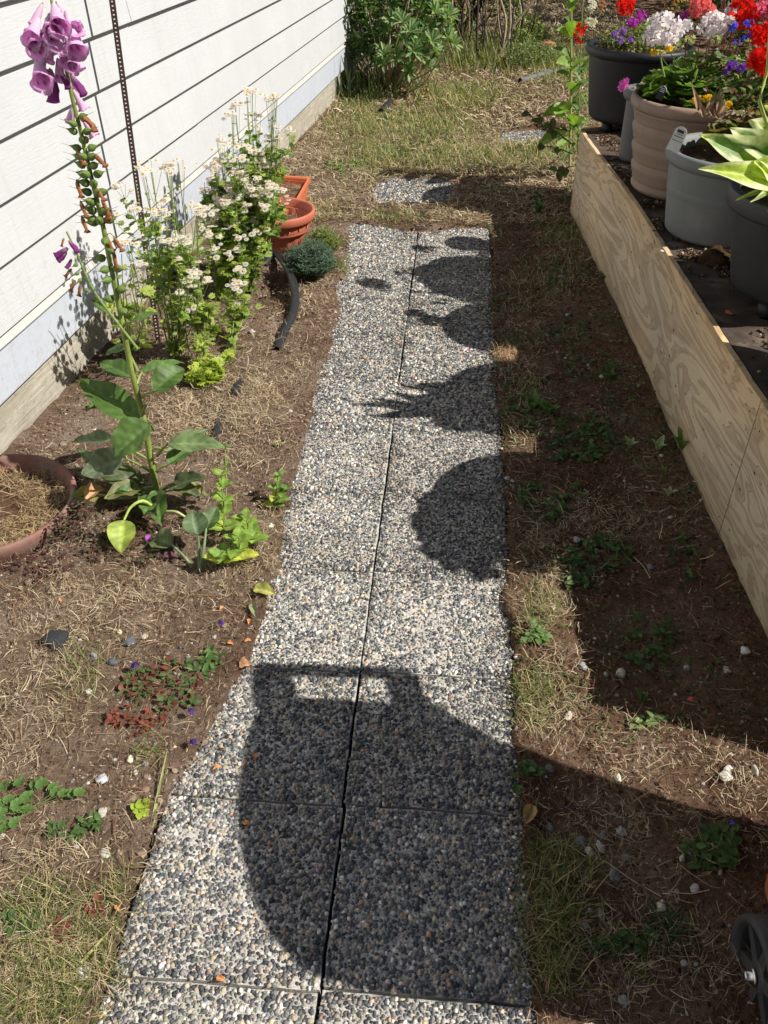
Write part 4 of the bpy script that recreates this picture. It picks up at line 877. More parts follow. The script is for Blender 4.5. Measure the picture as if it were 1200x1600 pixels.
for i in range(9):
    a = i * 2.4 + .5; p = sp_at(1.20 + .03 * i); d = np.array([cos(a) * .5, abs(sin(a)) * .3, -1.0]); hang(bellM, 'bell', p + np.array([cos(a), sin(a), 0]) * .006 + [0, .012, 0], d, .048, fox)
for (a, c) in (((78, 108), (84, 155)), ((96, 112), (106, 136)), ((112, 118), (130, 146)), ((58, 100), (70, 138))):
    p = yp(*a, SY - .02); q = yp(*c, SY - .03); hang(wiltM, 'wilted_bell', p, norm(q - p), np.linalg.norm(q - p) * 1.1, fox)
for i in range(30):
    z = np.interp(i, [0, 29], [.93, 1.19]); p = sp_at(z); a = i * 2.4; d = norm(np.array([cos(a), -abs(sin(a)) * .7 + .1, .35])); hang(podM, 'seed_pod', p + d * .008, d, .029 * (1.15 - .3 * i / 29), fox, False)
for i in range(10):
    z = np.interp(i, [0, 9], [.70, .93]); p = sp_at(z); a = i * 2.4 + 1; d = norm(np.array([cos(a), -abs(sin(a)) * .7, .1])); hang(podM, 'seed_pod', p + d * .008, d, .032, fox, False)
DRY = [((134, 182), (146, 200)), ((120, 232), (132, 258)), ((146, 240), (170, 262)), ((120, 282), (128, 312)), ((148, 292), (162, 310)), ((126, 315), (134, 335)), ((160, 312), (176, 350)), ((128, 338), (136, 362)), ((166, 368), (180, 400)), ((178, 370), (198, 402)), ((160, 350), (176, 330)), ((178, 395), (184, 430)), ((150, 200), (140, 190))]
for i, (a, c) in enumerate(DRY):
    p = yp(*a, SY - .01); q = yp(*c, SY - .03); hang(dryM, 'dried_bell', p, norm(q - p) + np.array([0, -.1, 0]), .040, fox)
    if i % 2: stalk('flower_stalk', [sp_at(p[2] - .01), (sp_at(p[2]) + p) / 2 + [0, 0, .004], p], .0016, fox, n=4, seg=4)
# side shoot
ss_ = [yp(x, y, SY - .03) for x, y in ((215, 545), (180, 500), (150, 460), (132, 425), (120, 395), (104, 362))]; stalk('side_shoot', ss_, .0042, fox, (.20, .27, .07), n=16)
for (a, c, me, nm, L) in (((106, 388), (84, 402), wiltM, 'wilted_bell', .04), ((104, 394), (88, 412), wiltM, 'wilted_bell', .034), ((108, 376), (120, 392), wiltM, 'wilted_bell', .036), ((100, 372), (96, 382), dryM, 'dried_bell', .022), ((112, 420), (100, 432), dryM, 'dried_bell', .03), ((118, 438), (110, 452), dryM, 'dried_bell', .034), ((126, 445), (120, 468), dryM, 'dried_bell', .034), ((112, 405), (106, 416), wiltM, 'wilted_bell', .028), ((122, 412), (114, 416), podM, 'seed_pod', .016), ((124, 425), (116, 430), podM, 'seed_pod', .016), ((132, 452), (140, 456), podM, 'seed_pod', .016), ((128, 436), (122, 440), podM, 'seed_pod', .016)):
    p = yp(*a, SY - .05); q = yp(*c, SY - .06); hang(me, nm, p, norm(q - p), L, fox, False)
# leaves: (stalk point, leaf base, tip, width, Y of base, Y of tip, up, profile, colour)
G1, G2, G3, YG = (.085, .155, .035), (.11, .19, .05), (.15, .20, .09), (.40, .46, .08)
FL = [((228, 632), (218, 660), (120, 592), .075, 2.14, 2.24, (.2, -.5, 1), 'ovate', G1, .1), ((212, 592), (205, 590), (156, 566), .05, 2.18, 2.26, (0, -.3, 1), 'ovate', G1, .1), ((222, 620), (240, 612), (293, 572), .06, 2.12, 2.22, (.2, -.6, 1), 'ovate', G1, .35),
      ((214, 600), (222, 582), (290, 566), .04, 2.2, 2.32, (-.1, -.2, 1), 'ovate', G2, .1), ((240, 672), (234, 662), (176, 716), .085, 2.06, 2.0, (-.2, -.8, 1), 'ovate', G2, .1), ((246, 712), (262, 694), (352, 696), .05, 2.08, 2.1, (0, -.5, 1), 'ovate', (.17, .24, .10), .1),
      ((242, 700), (262, 706), (330, 668), .04, 2.14, 2.30, (0, -.4, 1), 'lance', G3, .2), ((240, 740), (196, 716), (128, 742), .075, 2.06, 2.02, (.1, -.5, 1), 'ovate', (.16, .20, .12), .0), ((236, 720), (176, 690), (112, 690), .05, 2.12, 2.2, (.2, -.2, 1), 'ovate', G3, .1),
      ((215, 580), (198, 545), (162, 556), .032, 2.17, 2.2, (0, -.3, 1), 'ovate', G1, .1), ((194, 508), (204, 504), (250, 488), .022, 2.14, 2.16, (0, -.3, 1), 'lance', G2, .1), ((188, 500), (172, 492), (140, 466), .018, 2.14, 2.16, (0, -.3, 1), 'lance', G1, .1),
      ((244, 735), (262, 726), (300, 700), .045, 2.16, 2.26, (.1, -.3, 1), 'ovate', G1, .1), ((246, 760), (200, 770), (120, 700), .05, 2.12, 2.3, (.2, -.1, 1), 'ovate', G3, .05)]
for i, (sp0, lb, tp, w, yb, yt, up, pf_, col, cv) in enumerate(FL):
    a, c = yp(*lb, yb), yp(*tp, yt); leaf_obj('leaf', a, c, w * 1.35, up, pf_, col, fox, fold=.22, curl=cv, wav=.05, seed=i, n=25, m=11, serr=.018, rib=.012)
    s0 = yp(*sp0, SY); stalk('leaf_stalk', [s0, (s0 + a) / 2 + [0, 0, .004], a], .005, fox, (.22, .29, .09), n=6, seg=6)
for i in range(15):
    a = rng.uniform(0, 2 * pi) if i > 5 else rng.uniform(2.6, 4.2); L = rng.uniform(.09, .17); q0 = FB + np.array([cos(a) * .05, sin(a) * .05, .03 + .05 * rng.random()]); q1 = FB + np.array([cos(a) * (.05 + L), sin(a) * (.05 + L), rng.uniform(.03, .13)])
    leaf_obj('leaf', q0, q1, L * .5, (rng.normal(0, .3), -.3, 1), 'ovate', [G1, G2, (.13, .15, .07), (.22, .22, .08), (.09, .12, .05)][i % 5], fox, fold=.25, curl=.25, wav=.08, seed=i + 40, n=19, m=9, serr=.02, rib=.012)
    stalk('leaf_stalk', [FB + [0, 0, .03], q0], .004, fox, (.2, .25, .09), n=4, seg=5)
# yellow hooked leaf and the pale ground leaves
def hooked(stk, tip, w, col, zt, zb, name='leaf', lab=None, side=1.0):
    P = [gp(x, y, z) for (x, y, z) in stk]; stalk('leaf_stalk', P, .006, fox, tuple(np.array(col) * 1.1 + .03), n=12, seg=6); leaf_obj('leaf', P[-1], gp(*tip, zt), w, (.2, -.5, 1), 'ovate', col, fox, fold=.3, curl=.1, wav=.06, seed=4, n=15, m=9, label=lab)
hooked([(248, 800, .06), (225, 783, .13), (205, 792, .12), (194, 812, .09)], (188, 866), .085, (.36, .46, .08), .03, 0, lab='yellow-green hooked leaf')
hooked([(300, 885, .02), (290, 872, .05), (270, 852, .06)], (238, 842), .075, G3, .04, 0)
hooked([(312, 890, .02), (311, 860, .07), (309, 836, .12)], (300, 796), .075, (.12, .18, .08), .17, 0)
hooked([(312, 890, .02), (318, 860, .08), (322, 826, .12)], (340, 790), .055, (.11, .17, .06), .16, 0)
hooked([(255, 800, .04), (275, 800, .06), (290, 808, .05)], (310, 812), .02, (.45, .47, .2), .05, 0)
hooked([(240, 770, .05), (190, 778, .05), (150, 772, .05)], (112, 790), .07, (.34, .34, .10), .07, 0)

# ================================================================== STAKE
ps_, pe_ = yp(175, -70, 3.36), gp(249, 546, .0); ps0 = yp(175, 0, 3.50)
st = thing('garden_stake', 'thin dark brown perforated metal strip standing upright against the white wall', 'stake', tuple(pe_))
dirp = norm(ps0 - pe_); top = pe_ + dirp * 1.75; b = B(); sd = norm(np.array([1, .15, 0])); th_ = norm(np.cross(dirp, sd)); hw, ht = .0105, .0035
V, F = hull8([p + sd * a * hw + th_ * c2 * ht for a in (-1, 1) for c2 in (-1, 1) for p in (pe_ - dirp * .05, top)]); b.add(V, F); ob('strip', b, M['rod'], st, smooth=False)
fr_ = np.stack([sd, dirp, th_], -1); V, F = box(-.0028, .0028, -.0022, .0022, -.0046, .0046); b = B(); b.add(V @ fr_.T, F); hm = b.mesh('hole', False); hm.materials.append(M['hole'])
for i in range(120):
    q = pe_ + dirp * (.06 + i * .0140); inst('pale_notch', hm, st, q)

# ================================================================== FEVERFEW
def pinn():
    b = B()
    for (y, s, L) in ((.2, 1, .42), (.2, -1, .42), (.42, 1, .5), (.42, -1, .5), (.64, 1, .42), (.64, -1, .42), (.6, 0, .45)):
        V, F, T, S = leaf('ovate', .62, 4, 3, .15, .1, serr=.25); d = norm(np.array([s * .85, .55 if s else 1, 0])); V = (V * L) @ frame(d, (0, 0, 1)).T + [0, y, -.12 * y]; b.add(V, F)
    V, F = tube([(0, 0, 0), (0, .7, -.08)], .018, 3); b.add(V, F)
    return b
pb_ = pinn()
def merge_raw(b):
    V = np.concatenate(b.V); F4 = np.concatenate(b.F4); return V, F4
pinV, pinF = merge_raw(pb_)
def daisy():
    b = B(); n = 13
    for k in range(n):
        a = 2 * pi * k / n; V, F, T, S = leaf('oblan', .42, 4, 3, .1, .06); V = (V * .72) @ frame((cos(a), sin(a), -.08), (0, 0, 1)).T + np.array([cos(a), sin(a), 0]) * .24; b.add(V, F, (.93, .92, .87))
    V, F = dome(3, 10); b.add(V * [.29, .29, .2], F, (.78, .56, .05)); me = b.mesh('daisy'); me.materials.append(M['petal']); return me
daisyM = daisy()
def feverfew(label, base, top, nst, spread, heads, nleaf, cols, lsz=.045, hsize=.0085, flat=True):
    t = thing('feverfew', label, 'feverfew', tuple(base)); base = np.asarray(base, float); top = np.asarray(top, float); sts = []
    for i in range(nst):
        a = rng.uniform(0, 2 * pi); q = sqrt(rng.random()); e = top + np.array([cos(a) * spread * q, sin(a) * spread * q * .8, -rng.uniform(0, .25) * abs(top[2] - base[2]) * (i > nst // 3)])
        P = spline([base + rng.normal(0, .012, 3) * [1, 1, 0], base * .55 + e * .45 + (e - base) * [.25, .25, 0] + rng.normal(0, .015, 3), e], 12); sts.append(P)
        b = B(); V, F = tube(P, np.linspace(.0035, .0014, 12), 5); b.add(V, F, (.18, .25, .07)); ob('stem', b, M['stem'], t)
    for P0 in list(sts):
        for _ in range(3):
            k0 = rng.integers(4, 9); o = P0[k0]; a = rng.uniform(0, 2 * pi); L = rng.uniform(.28, .55) * np.linalg.norm(P0[-1] - P0[0]) * (1 - k0 / 14); L = min(L, .2)
            e = o + np.array([cos(a) * .62, sin(a) * .62, .8]) * L; P = spline([o, (o + e) / 2 + np.array([cos(a), sin(a), -.4]) * L * .18, e], 12); sts.append(P); b = B(); V, F = tube(P[::2], np.linspace(.0018, .0009, 6), 4); b.add(V, F, (.18, .25, .07)); ob('branch', b, M['stem'], t)
    nst = len(sts); n = nleaf; si = rng.integers(0, nst, n); f = rng.random(n) ** .85 * .98; pos = np.array([sts[s][int(u * 11)] for s, u in zip(si, f)]); a = rng.uniform(0, 2 * pi, n)
    d = np.stack([np.cos(a), np.sin(a), rng.uniform(-.25, .6, n)], 1); R = frame(d, np.stack([rng.normal(0, .75, n), rng.normal(0, .75, n), np.ones(n)], 1)); S = lsz * rng.uniform(.6, 1.3, n) * (1.1 - .68 * f)
    C = np.array(cols)[rng.integers(0, len(cols), n)] * rng.uniform(.75, 1.3, (n, 1)); k3 = min(n, 200)
    b = B(); b.scatter(pinV, pinF, pos[k3:] if n > k3 else pos[:1], R[k3:] if n > k3 else R[:1], S[k3:] if n > k3 else S[:1], C[k3:] if n > k3 else C[:1]); ob('small_leaves', b, M['leaf'], t, kind='stuff')
    lm = []
    for cc in cols:
        b = B(); b.add(pinV, pinF, cc); me = b.mesh('cut_leaf'); me.materials.append(M['leaf']); lm.append(me)
    for i in range(k3): inst('leaf', lm[i % len(lm)], t, pos[i], R[i], S[i])
    for i in range(heads):
        P = sts[(i // 7 * 5 + 1) % nst]; kk = 11; e = P[kk] + rng.normal(0, .012, 3) * [1.7, 1.7, .7] + [0, 0, .008]
        o = P[kk - 2]; V, F = tube(spline([o, (o + e) / 2 + [0, 0, -.004], e], 4), .0008, 3)
        if i % 2 == 0: b = B(); b.add(V, F, (.2, .27, .08)); ob('flower_stalk', b, M['stem'], t)
        nrm = norm(np.array([.25, -.25, 1]) + rng.normal(0, .3, 3)); inst('daisy', daisyM, t, e, frame((1, 0, 0), nrm) if True else None, hsize * 1.3 * rng.uniform(.75, 1.25))
    return t, sts
YGc = [(.30, .38, .07), (.22, .32, .06), (.38, .45, .09)]; DGc = [(.13, .21, .05), (.19, .29, .06), (.26, .36, .07)]
def gz0(x, y): p = gp(x, y); p[2] = float(H(p[0], p[1])); return p
feverfew('airy feverfew with a flat spray of small white daisies, just right of the metal stake', gz0(272, 565), yp(252, 262, 3.05), 12, .12, 250, 520, YGc + DGc, .046, .0105)
feverfew('bushiest feverfew with many white daisies, middle of the group by the wall', gz0(345, 470), yp(350, 262, 3.9), 19, .20, 400, 1500, YGc + DGc, .054, .0125)
feverfew('tallest feverfew reaching above the others, beside the round terracotta pot', gz0(385, 455), yp(386, 150, 4.0), 14, .16, 270, 1050, YGc + DGc, .052, .012)
feverfew('low feverfew with larger white daisies facing up, in front of the bushy one', gz0(305, 600), gp(303, 432, .37), 5, .05, 24, 200, YGc, .048, .0145)
feverfew('small feverfew with two tufts of white daisies near the black pipe', gz0(360, 560), gp(366, 425, .30), 5, .05, 24, 170, YGc, .045, .0125)
feverfew('flowerless yellow-green feverfew seedling at the foot of the daisies', gz0(310, 612), gp(322, 560, .10), 10, .10, 2, 200, [(.46, .52, .08), (.36, .45, .07)], .055)
feverfew('spindly pale feverfew with tiny flowers behind the foxglove stem', gz0(205, 560), yp(195, 385, 2.75), 6, .07, 12, 80, YGc, .05, .009)

# ================================================================== TERRACOTTA POTS ON THE GROUND
# round pot with ribbed wall
rc = (-.925, 4.50); rz0 = float(H(*rc)) - .01; t = thing('plant_pot', 'empty round terracotta plastic pot with ribbed sides and a wide rim', 'plant pot', (rc[0], rc[1], rz0))
rib = lambda th, i: (.02 * (1 if cos(th * 18) > .2 else -.6)) if 0 < i < 6 else 0
b = B(); V, F = lathe([(.105, 0), (.12, .02), (.134, .06), (.147, .10), (.158, .14), (.166, .158)], 108, (rc[0], rc[1], rz0), rib); b.add(V, F); ob('pot_body', b, M['terra'], t)
b = B(); V, F = lathe([(.165, .155), (.196, .158), (.200, .162), (.202, .196), (.198, .202), (.190, .202), (.184, .196), (.176, .15), (.168, .10)], 72, (rc[0], rc[1], rz0)); b.add(V, F); ob('pot_rim', b, M['terra'], t)
b = B(); V, F = lathe([(.006, .012), (.009, .008), (.009, -.008), (.006, -.012)], 6)
for k in range(18):
    a = 2 * pi * k / 18; bb = B(); V, F = dome(3, 8); V = V * [.007, .02, .02]; V = V[:, [2, 0, 1]] * [-.35, 1, 1] ; bb.add(V @ rotz(a).T + np.array([rc[0] + .180 * cos(a), rc[1] + .180 * sin(a), rz0 + .145]), F); ob('inner_lug', bb, M['terra'], t)
b = B(); V, F = lathe([(.172, .115), (.12, .122), (.06, .117), (.001, .12)], 40, (rc[0], rc[1], rz0)); b.add(V, F); ob('potting_soil', b, M['soil'], t)
n = 260; a = rng.uniform(0, 2 * pi, n); q = np.sqrt(rng.random(n)) * .16; b = B(); b.scatter(strawV, strawF, np.stack([rc[0] + q * np.cos(a), rc[1] + q * np.sin(a), rz0 + .123 + .012 * rng.random(n)], 1), randrot(n, .35), np.stack([np.full(n, .0012), .035 * rng.uniform(.5, 1.5, n), .02 * rng.uniform(-1, 1, n)], 1), np.array((.42, .31, .17)) * rng.uniform(.5, 1.2, (n, 1))); ob('dead_grass', b, M['straw'], t, kind='stuff')
# rectangular trough
t = thing('planter_trough', 'rectangular orange plastic trough behind the round terracotta pot', 'planter trough', tuple(gp(440, 290, 0)))
c4 = [gp(374, 306, .13), gp(436, 272, .13), gp(479, 283, .13), gp(462, 318, .13)]
c4 = [np.array([-1.17, 4.93, .13]), np.array([-1.10, 5.38, .13]), np.array([-.875, 5.34, .13]), np.array([-.885, 4.86, .13])]
cc_ = np.mean(c4, 0)
def ringq(k, z): return [cc_ * (1 - k) + p * k + np.array([0, 0, z - p[2] * k - cc_[2] * (1 - k)]) for p in c4]
for (nm, prof, mt) in (('trough_body', [(.80, .0), (.93, .115), (.93, .118), (.86, .118), (.84, .06)], M['terra2']), ('trough_rim', [(.93, .112), (1.0, .112), (1.01, .116), (1.01, .134), (1.0, .138), (.90, .138), (.88, .13), (.86, .08)], M['terra2'])):
    V = np.concatenate([ringq(k, z) for k, z in prof]); b = B(); b.add(V, grid(len(prof), 4, True)); ob(nm, b, mt, t, smooth=False)
b = B(); V = np.array(ringq(.89, .095)); b.add(V, np.array([(0, 1, 2, 3)])); ob('potting_soil', b, M['soil'], t)
n = 500; u = rng.random((n, 2)); P = np.array([c4[0] * (1 - a) * (1 - c2) + c4[1] * (1 - a) * c2 + c4[3] * a * (1 - c2) + c4[2] * a * c2 for a, c2 in u]); P = cc_ + (P - cc_) * .86; P[:, 2] = .098 + .015 * rng.random(n)
b = B(); b.scatter(strawV, strawF, P, randrot(n, .35), np.stack([np.full(n, .0014), .03 * rng.uniform(.5, 1.5, n), .02 * rng.uniform(-1, 1, n)], 1), np.array([(.4, .3, .18), (.2, .13, .08), (.45, .2, .1)])[rng.integers(0, 3, n)]); ob('dead_leaves', b, M['straw'], t, kind='stuff')
# sunken bowl at the left edge
bc = np.array([-1.42, 2.03]); t = thing('plant_bowl', 'large faded terracotta bowl sunk in the soil at the left edge, full of dry grass', 'plant bowl', (bc[0], bc[1], 0)); br = .268; bz = -.006
b = B(); V, F = lathe([(br - .07, -.04), (br - .02, .03), (br, .075), (br, .088), (br - .002, .093), (br - .013, .093), (br - .018, .086), (br - .04, .03)], 80, (bc[0], bc[1], bz), lambda th, i: .003 * sin(th * 3) + (.006 * sin(th * 36) if i in (1, 2) else 0)); b.add(V, F); ob('bowl_body', b, M['bowl'], t)
b = B(); V, F = lathe([(br - .03, .035), (.2, .044), (.1, .052), (.001, .055)], 48, (bc[0], bc[1], bz)); b.add(V, F); ob('potting_soil', b, M['soil'], t)
n = 5200; a = rng.uniform(0, 2 * pi, n); q = np.sqrt(rng.random(n)) * (br - .03); x, y = bc[0] + q * np.cos(a), bc[1] + q * np.sin(a); k = fbm(x * 14, y * 14, 4) > .36; x, y = x[k], y[k]; n = len(x)
b = B(); b.scatter(strawV, strawF, np.stack([x, y, bz + .044 + .026 * rng.random(n)], 1), randrot(n, .35), np.stack([.0009 * rng.uniform(.6, 1.6, n), .03 * rng.lognormal(0, .5, n), .02 * rng.uniform(-1, 1, n)], 1), np.array([(.50, .38, .21), (.36, .26, .14), (.22, .14, .08)])[rng.integers(0, 3, n)]); ob('dead_grass', b, M['straw'], t, kind='stuff', smooth=False)

# ================================================================== BLACK PIPE
def H0(p, dz=0): return np.array([p[0], p[1], float(H(p[0], p[1])) + dz])
pp = [H0(gp(412, 418), .0), H0(gp(432, 408), .035), gp(452, 424, .055), gp(461, 458, .052), gp(458, 488, .035), gp(444, 520, .016), gp(432, 548, .008)]
pipe = thing('drip_pipe', 'black plastic irrigation pipe arching out of the soil beside the path', 'pipe', tuple(pp[3]))
V, F = tube(spline(pp, 40), .0205, 12); b = B(); b.add(V, F); ob('pipe_run', b, M['hose'], pipe)
for (x, y) in ((458, 484), (443, 518)):
    p = gp(x, y, .032 if y < 500 else .016); V, F = tube([p + [.004, .014, .002], p - [.004, .014, .002]], .0185, 12); b = B(); b.add(V, F); ob('coupling', b, M['hose'], pipe)
for i, (a, c, lab) in enumerate((((376, 598), (366, 628), 'short stretch of black pipe showing through the straw'), ((350, 645), (338, 690), 'dusty end of black pipe showing between straw and the foxglove'))):
    P = [H0(gp(*a), -.006), H0(gp((a[0] + c[0]) / 2, (a[1] + c[1]) / 2), .007), H0(gp(*c), .004)]; V, F = tube(spline(P, 12), .0165, 12); b = B(); b.add(V, F); o = ob('pipe_piece', b, M['hose'], None, loc=P[1]); tag(o, lab, 'pipe')
for i, (P, lab) in enumerate((([(595, 182), (610, 165)], 'short dark pipe end lying in the lawn in front of the shrub'), ([(812, 138), (850, 129), (900, 118)], 'grey pipe lying on the dry lawn behind the tall green stalk'))):
    P = [H0(gp(*q), .02) for q in P]; V, F = tube(spline(P, 10), .028, 10); b = B(); b.add(V, F); o = ob('pipe_piece', b, m_plain('grey_pipe', (.13, .13, .13), .7, .2) if i else M['hose'], None, loc=P[0]); tag(o, lab, 'pipe')

# ================================================================== WHEELED CART / BIN at the right (its shadow falls on the path)
bn = thing('wheeled_bin', 'orange-brown wheeled bin with a black spoked wheel, mostly outside the picture at lower right', 'wheeled bin', (.9, .75, 0))
def loft(rings):
    k = len(rings[0]); V = np.concatenate([np.array(r) for r in rings]); return V, grid(len(rings), k, True)
def rrect(x0, x1, y0, y1, z, r, n=5):
    P = []
    for (cx, cy, a0) in ((x1 - r, y1 - r, 0), (x0 + r, y1 - r, 90), (x0 + r, y0 + r, 180), (x1 - r, y0 + r, 270)):
        for i in range(n): a = rad(a0 + 90 * i / (n - 1)); P.append((cx + r * cos(a), cy + r * sin(a), z))
    return P
lofts = [(.695, 1.08, .62, .96, .06, .04), (.69, 1.09, .60, .97, .10, .05), (.675, 1.11, .57, 1.02, .50, .06), (.650, 1.13, .52, 1.09, .90, .07)]
V, F = loft([rrect(*q) for q in lofts]); b = B(); b.add(V, F); ob('bin_body', b, M['binorange'], bn)
# lid: outline from above, sloping to the front
def lid_ring(off, zf):
    O = [(1.12, 1.10), (1.03, 1.150), (.80, 1.150), (.60, 1.14), (.572, 1.06), (.560, .94), (.562, .84), (.580, .74), (.608, .65), (.65, .57), (.71, .515), (.80, .49), (.98, .485), (1.13, .50), (1.17, .50), (1.18, .80), (1.16, 1.0)]
    c = np.array([.87, .75]); return [(c[0] + (x - c[0]) * off, c[1] + (y - c[1]) * off, .93 + .09 * (y - .37) / .7 + zf) for x, y in O]
V, F = loft([lid_ring(.93, -.05), lid_ring(.99, -.045), lid_ring(1.0, -.02), lid_ring(.97, .01), lid_ring(.7, .028), lid_ring(.02, .034)]); b = B(); b.add(V, F); ob('lid', b, M['rubber'], bn)
hz = 1.03; b = B()
def hb(P, r): V, F = tube(P, r, 8); b.add(V, F)
hb([(.580, 1.245, hz), (.965, 1.258, hz)], .021); hb([(.590, 1.24, hz), (.60, 1.19, hz), (.61, 1.12, hz - .01)], .030); hb([(.625, 1.24, hz), (.655, 1.17, hz), (.68, 1.10, hz - .01)], .022); hb([(.950, 1.25, hz), (.965, 1.19, hz), (1.00, 1.10, hz - .01)], .034)
V, F = box(.60, 1.04, 1.10, 1.160, hz - .03, hz - .005); b.add(V, F); ob('handle', b, M['rubber'], bn)
for wx, inner in ((.619, 1), (1.13, -1)):
    wc = np.array([wx, .735, .104]); wh = None
    prof = [(.040, .0), (.045, -.004), (.086, -.006), (.090, -.014), (.100, -.016), (.104, -.008), (.104, .030), (.100, .038), (.088, .036), (.084, .02), (.045, .015), (.040, .012)]
    def wl(pr, seg=40):
        V, F = lathe(pr, seg); return np.stack([V[:, 2] * inner, V[:, 0], V[:, 1]], 1) + wc, F
    b = B(); V, F = wl([(.086, -.002), (.089, -.013), (.098, -.016), (.104, -.009), (.1045, .030), (.100, .038), (.088, .036), (.086, .0), (.086, -.002)], 56); b.add(V, F); w_ = ob('wheel', b, M['rubber'], bn)
    b = B(); V, F = wl([(.001, .022), (.086, .022)], 40); b.add(V, F); V, F = wl([(.001, -.004), (.026, -.004), (.030, .0), (.030, .022)], 20); b.add(V, F)
    for k in range(6):
        a = 2 * pi * k / 6 + .35; c_, s_ = cos(a), sin(a); u = np.array([0, c_, s_]); v = np.array([0, -s_, c_]); x_ = np.array([inner, 0, 0.])
        P = [wc + u * r_ + v * w2 + x_ * z_ for z_ in (.0, .024) for w2 in (-1, 1) for r_ in (.024, .088)]
        P = [wc + u * r_ + v * w2 * (.013 if r_ < .05 else .009) + x_ * z_ for z_ in (.0 , .024) for w2 in (-1, 1) for r_ in (.024, .088)]
        V, F = hull8(P); b.add(V, F)
    ob('wheel_disc', b, M['rubber'], w_, smooth=False)
    b = B(); V, F = wl([(.001, -.024), (.007, -.024), (.009, -.021), (.009, -.010), (.0155, -.010), (.0155, -.006), (.001, -.005)], 16); b.add(V, F); ob('axle_nut', b, M['metal'], w_)

# ================================================================== RHODODENDRON-LIKE SHRUB by the far end of the wall
sb = np.array([-.60, 8.45, 0.0]); sh = thing('broadleaf_shrub', 'green shrub with whorls of long glossy leaves at the far end of the house wall', 'shrub', tuple(sb))
LV = []
for cc in ((.09, .17, .05), (.12, .21, .07), (.07, .13, .035), (.22, .30, .11)):
    V, F, T, S = leaf('oblan', .27, 8, 5, .3, .12); b = B(); c = np.tile(np.array(cc), (len(V), 1)); c[np.abs(S) < .01] = np.array(cc) * 1.5 + .03; b.add(V, F, c); me = b.mesh('leaf'); me.materials.append(M['leaf']); LV.append((me, V, F, c))
whorl = []
for (x, y, Y) in ((565, 65, 8.3), (575, 85, 8.3), (612, 10, 8.3), (592, 5, 8.5), (630, 35, 8.0), (640, 50, 7.9), (632, 62, 7.9), (612, 30, 8.2), (655, 15, 8.3), (680, 20, 8.2), (700, 25, 8.1), (690, 5, 8.4), (700, 60, 8.1), (708, 68, 8.0), (675, 65, 8.0), (660, 85, 8.0), (620, 90, 7.9), (600, 85, 8.1), (588, 50, 8.4), (645, 80, 7.9), (672, 45, 8.2), (655, 60, 8.1), (598, 100, 8.1), (640, 110, 8.0), (668, 105, 8.2), (560, 30, 8.6), (575, 15, 8.6), (640, -5, 8.4), (670, -10, 8.5), (610, -20, 8.5), (700, -15, 8.5), (580, -10, 8.7)):
    whorl.append(yp(x, y, Y))
for i in range(60):
    a = rng.uniform(0, 2 * pi); q = sqrt(rng.random()) * .55; whorl.append(sb + [q * cos(a), q * sin(a) * .7 + .1, .35 + .95 * rng.random() * (1 - q)])
cnt = 0; bst = B()
for i, w in enumerate(whorl):
    out = norm((w - sb - [0, 0, .3]) * np.array([1, 1, .9]) + rng.normal(0, .1, 3)); ax = norm(out + [0, -.1, .7]); e1 = norm(np.cross(ax, (0, 1, .2))); e2 = np.cross(ax, e1); nl = 13
    for k in range(nl):
        a = 2 * pi * k / nl + i; el = rng.uniform(.2, 1.15); d = norm((e1 * cos(a) + e2 * sin(a)) * cos(el) + ax * sin(el)); L = rng.uniform(.08, .125); R_ = frame(d, ax); me, V, F, c = LV[(i + k) % 4 if k % 5 else 3]
        if cnt < 290 and i < 40: inst('leaf', me, sh, w, R_, L); cnt += 1
        else: bst.add((V * L) @ R_.T + w, F, c)
    P = spline([sb + rng.normal(0, .05, 3) * [1, 1, 0], (sb + w) / 2 + rng.normal(0, .05, 3) + [0, 0, -.05], w], 8); b = B(); V, F = tube(P, np.linspace(.009, .004, 8), 5); b.add(V, F); ob('stem', b, M['bark'], sh)
n = 1000; a = rng.uniform(0, 2 * pi, n); q = np.sqrt(rng.random(n)) * .5; P = np.stack([sb[0] + q * np.cos(a), sb[1] + .1 + q * np.sin(a) * .7, .25 + rng.random(n) * .9 * (1 - q * .6)], 1)
V, F = LV[0][1], LV[0][2]; bst.scatter(V, F, P, randrot(n, .5), rng.uniform(.08, .14, n), np.array([(.09, .17, .05), (.12, .2, .06)])[rng.integers(0, 2, n)]); ob('inner_leaves', bst, M['leaf'], sh, kind='stuff')
# blade-like leaves standing between shrub and wall
irs = thing('iris_clump', 'dark strappy iris leaves standing against the foundation beside the shrub', 'iris', (-.92, 8.15, 0))
for i in range(30):
    p = np.array([-.93 + rng.uniform(-.08, .26), 8.12 + rng.uniform(-.25, .3), 0]); L = rng.uniform(.2, .42); d = norm([rng.normal(0, .22), rng.normal(0, .18), 1]); leaf_obj('leaf', p, p + d * L, .028, (rng.normal(), rng.normal(), .1), 'blade', (.05, .075, .03), irs, fold=.4, curl=.1, wav=0, n=6, m=3)

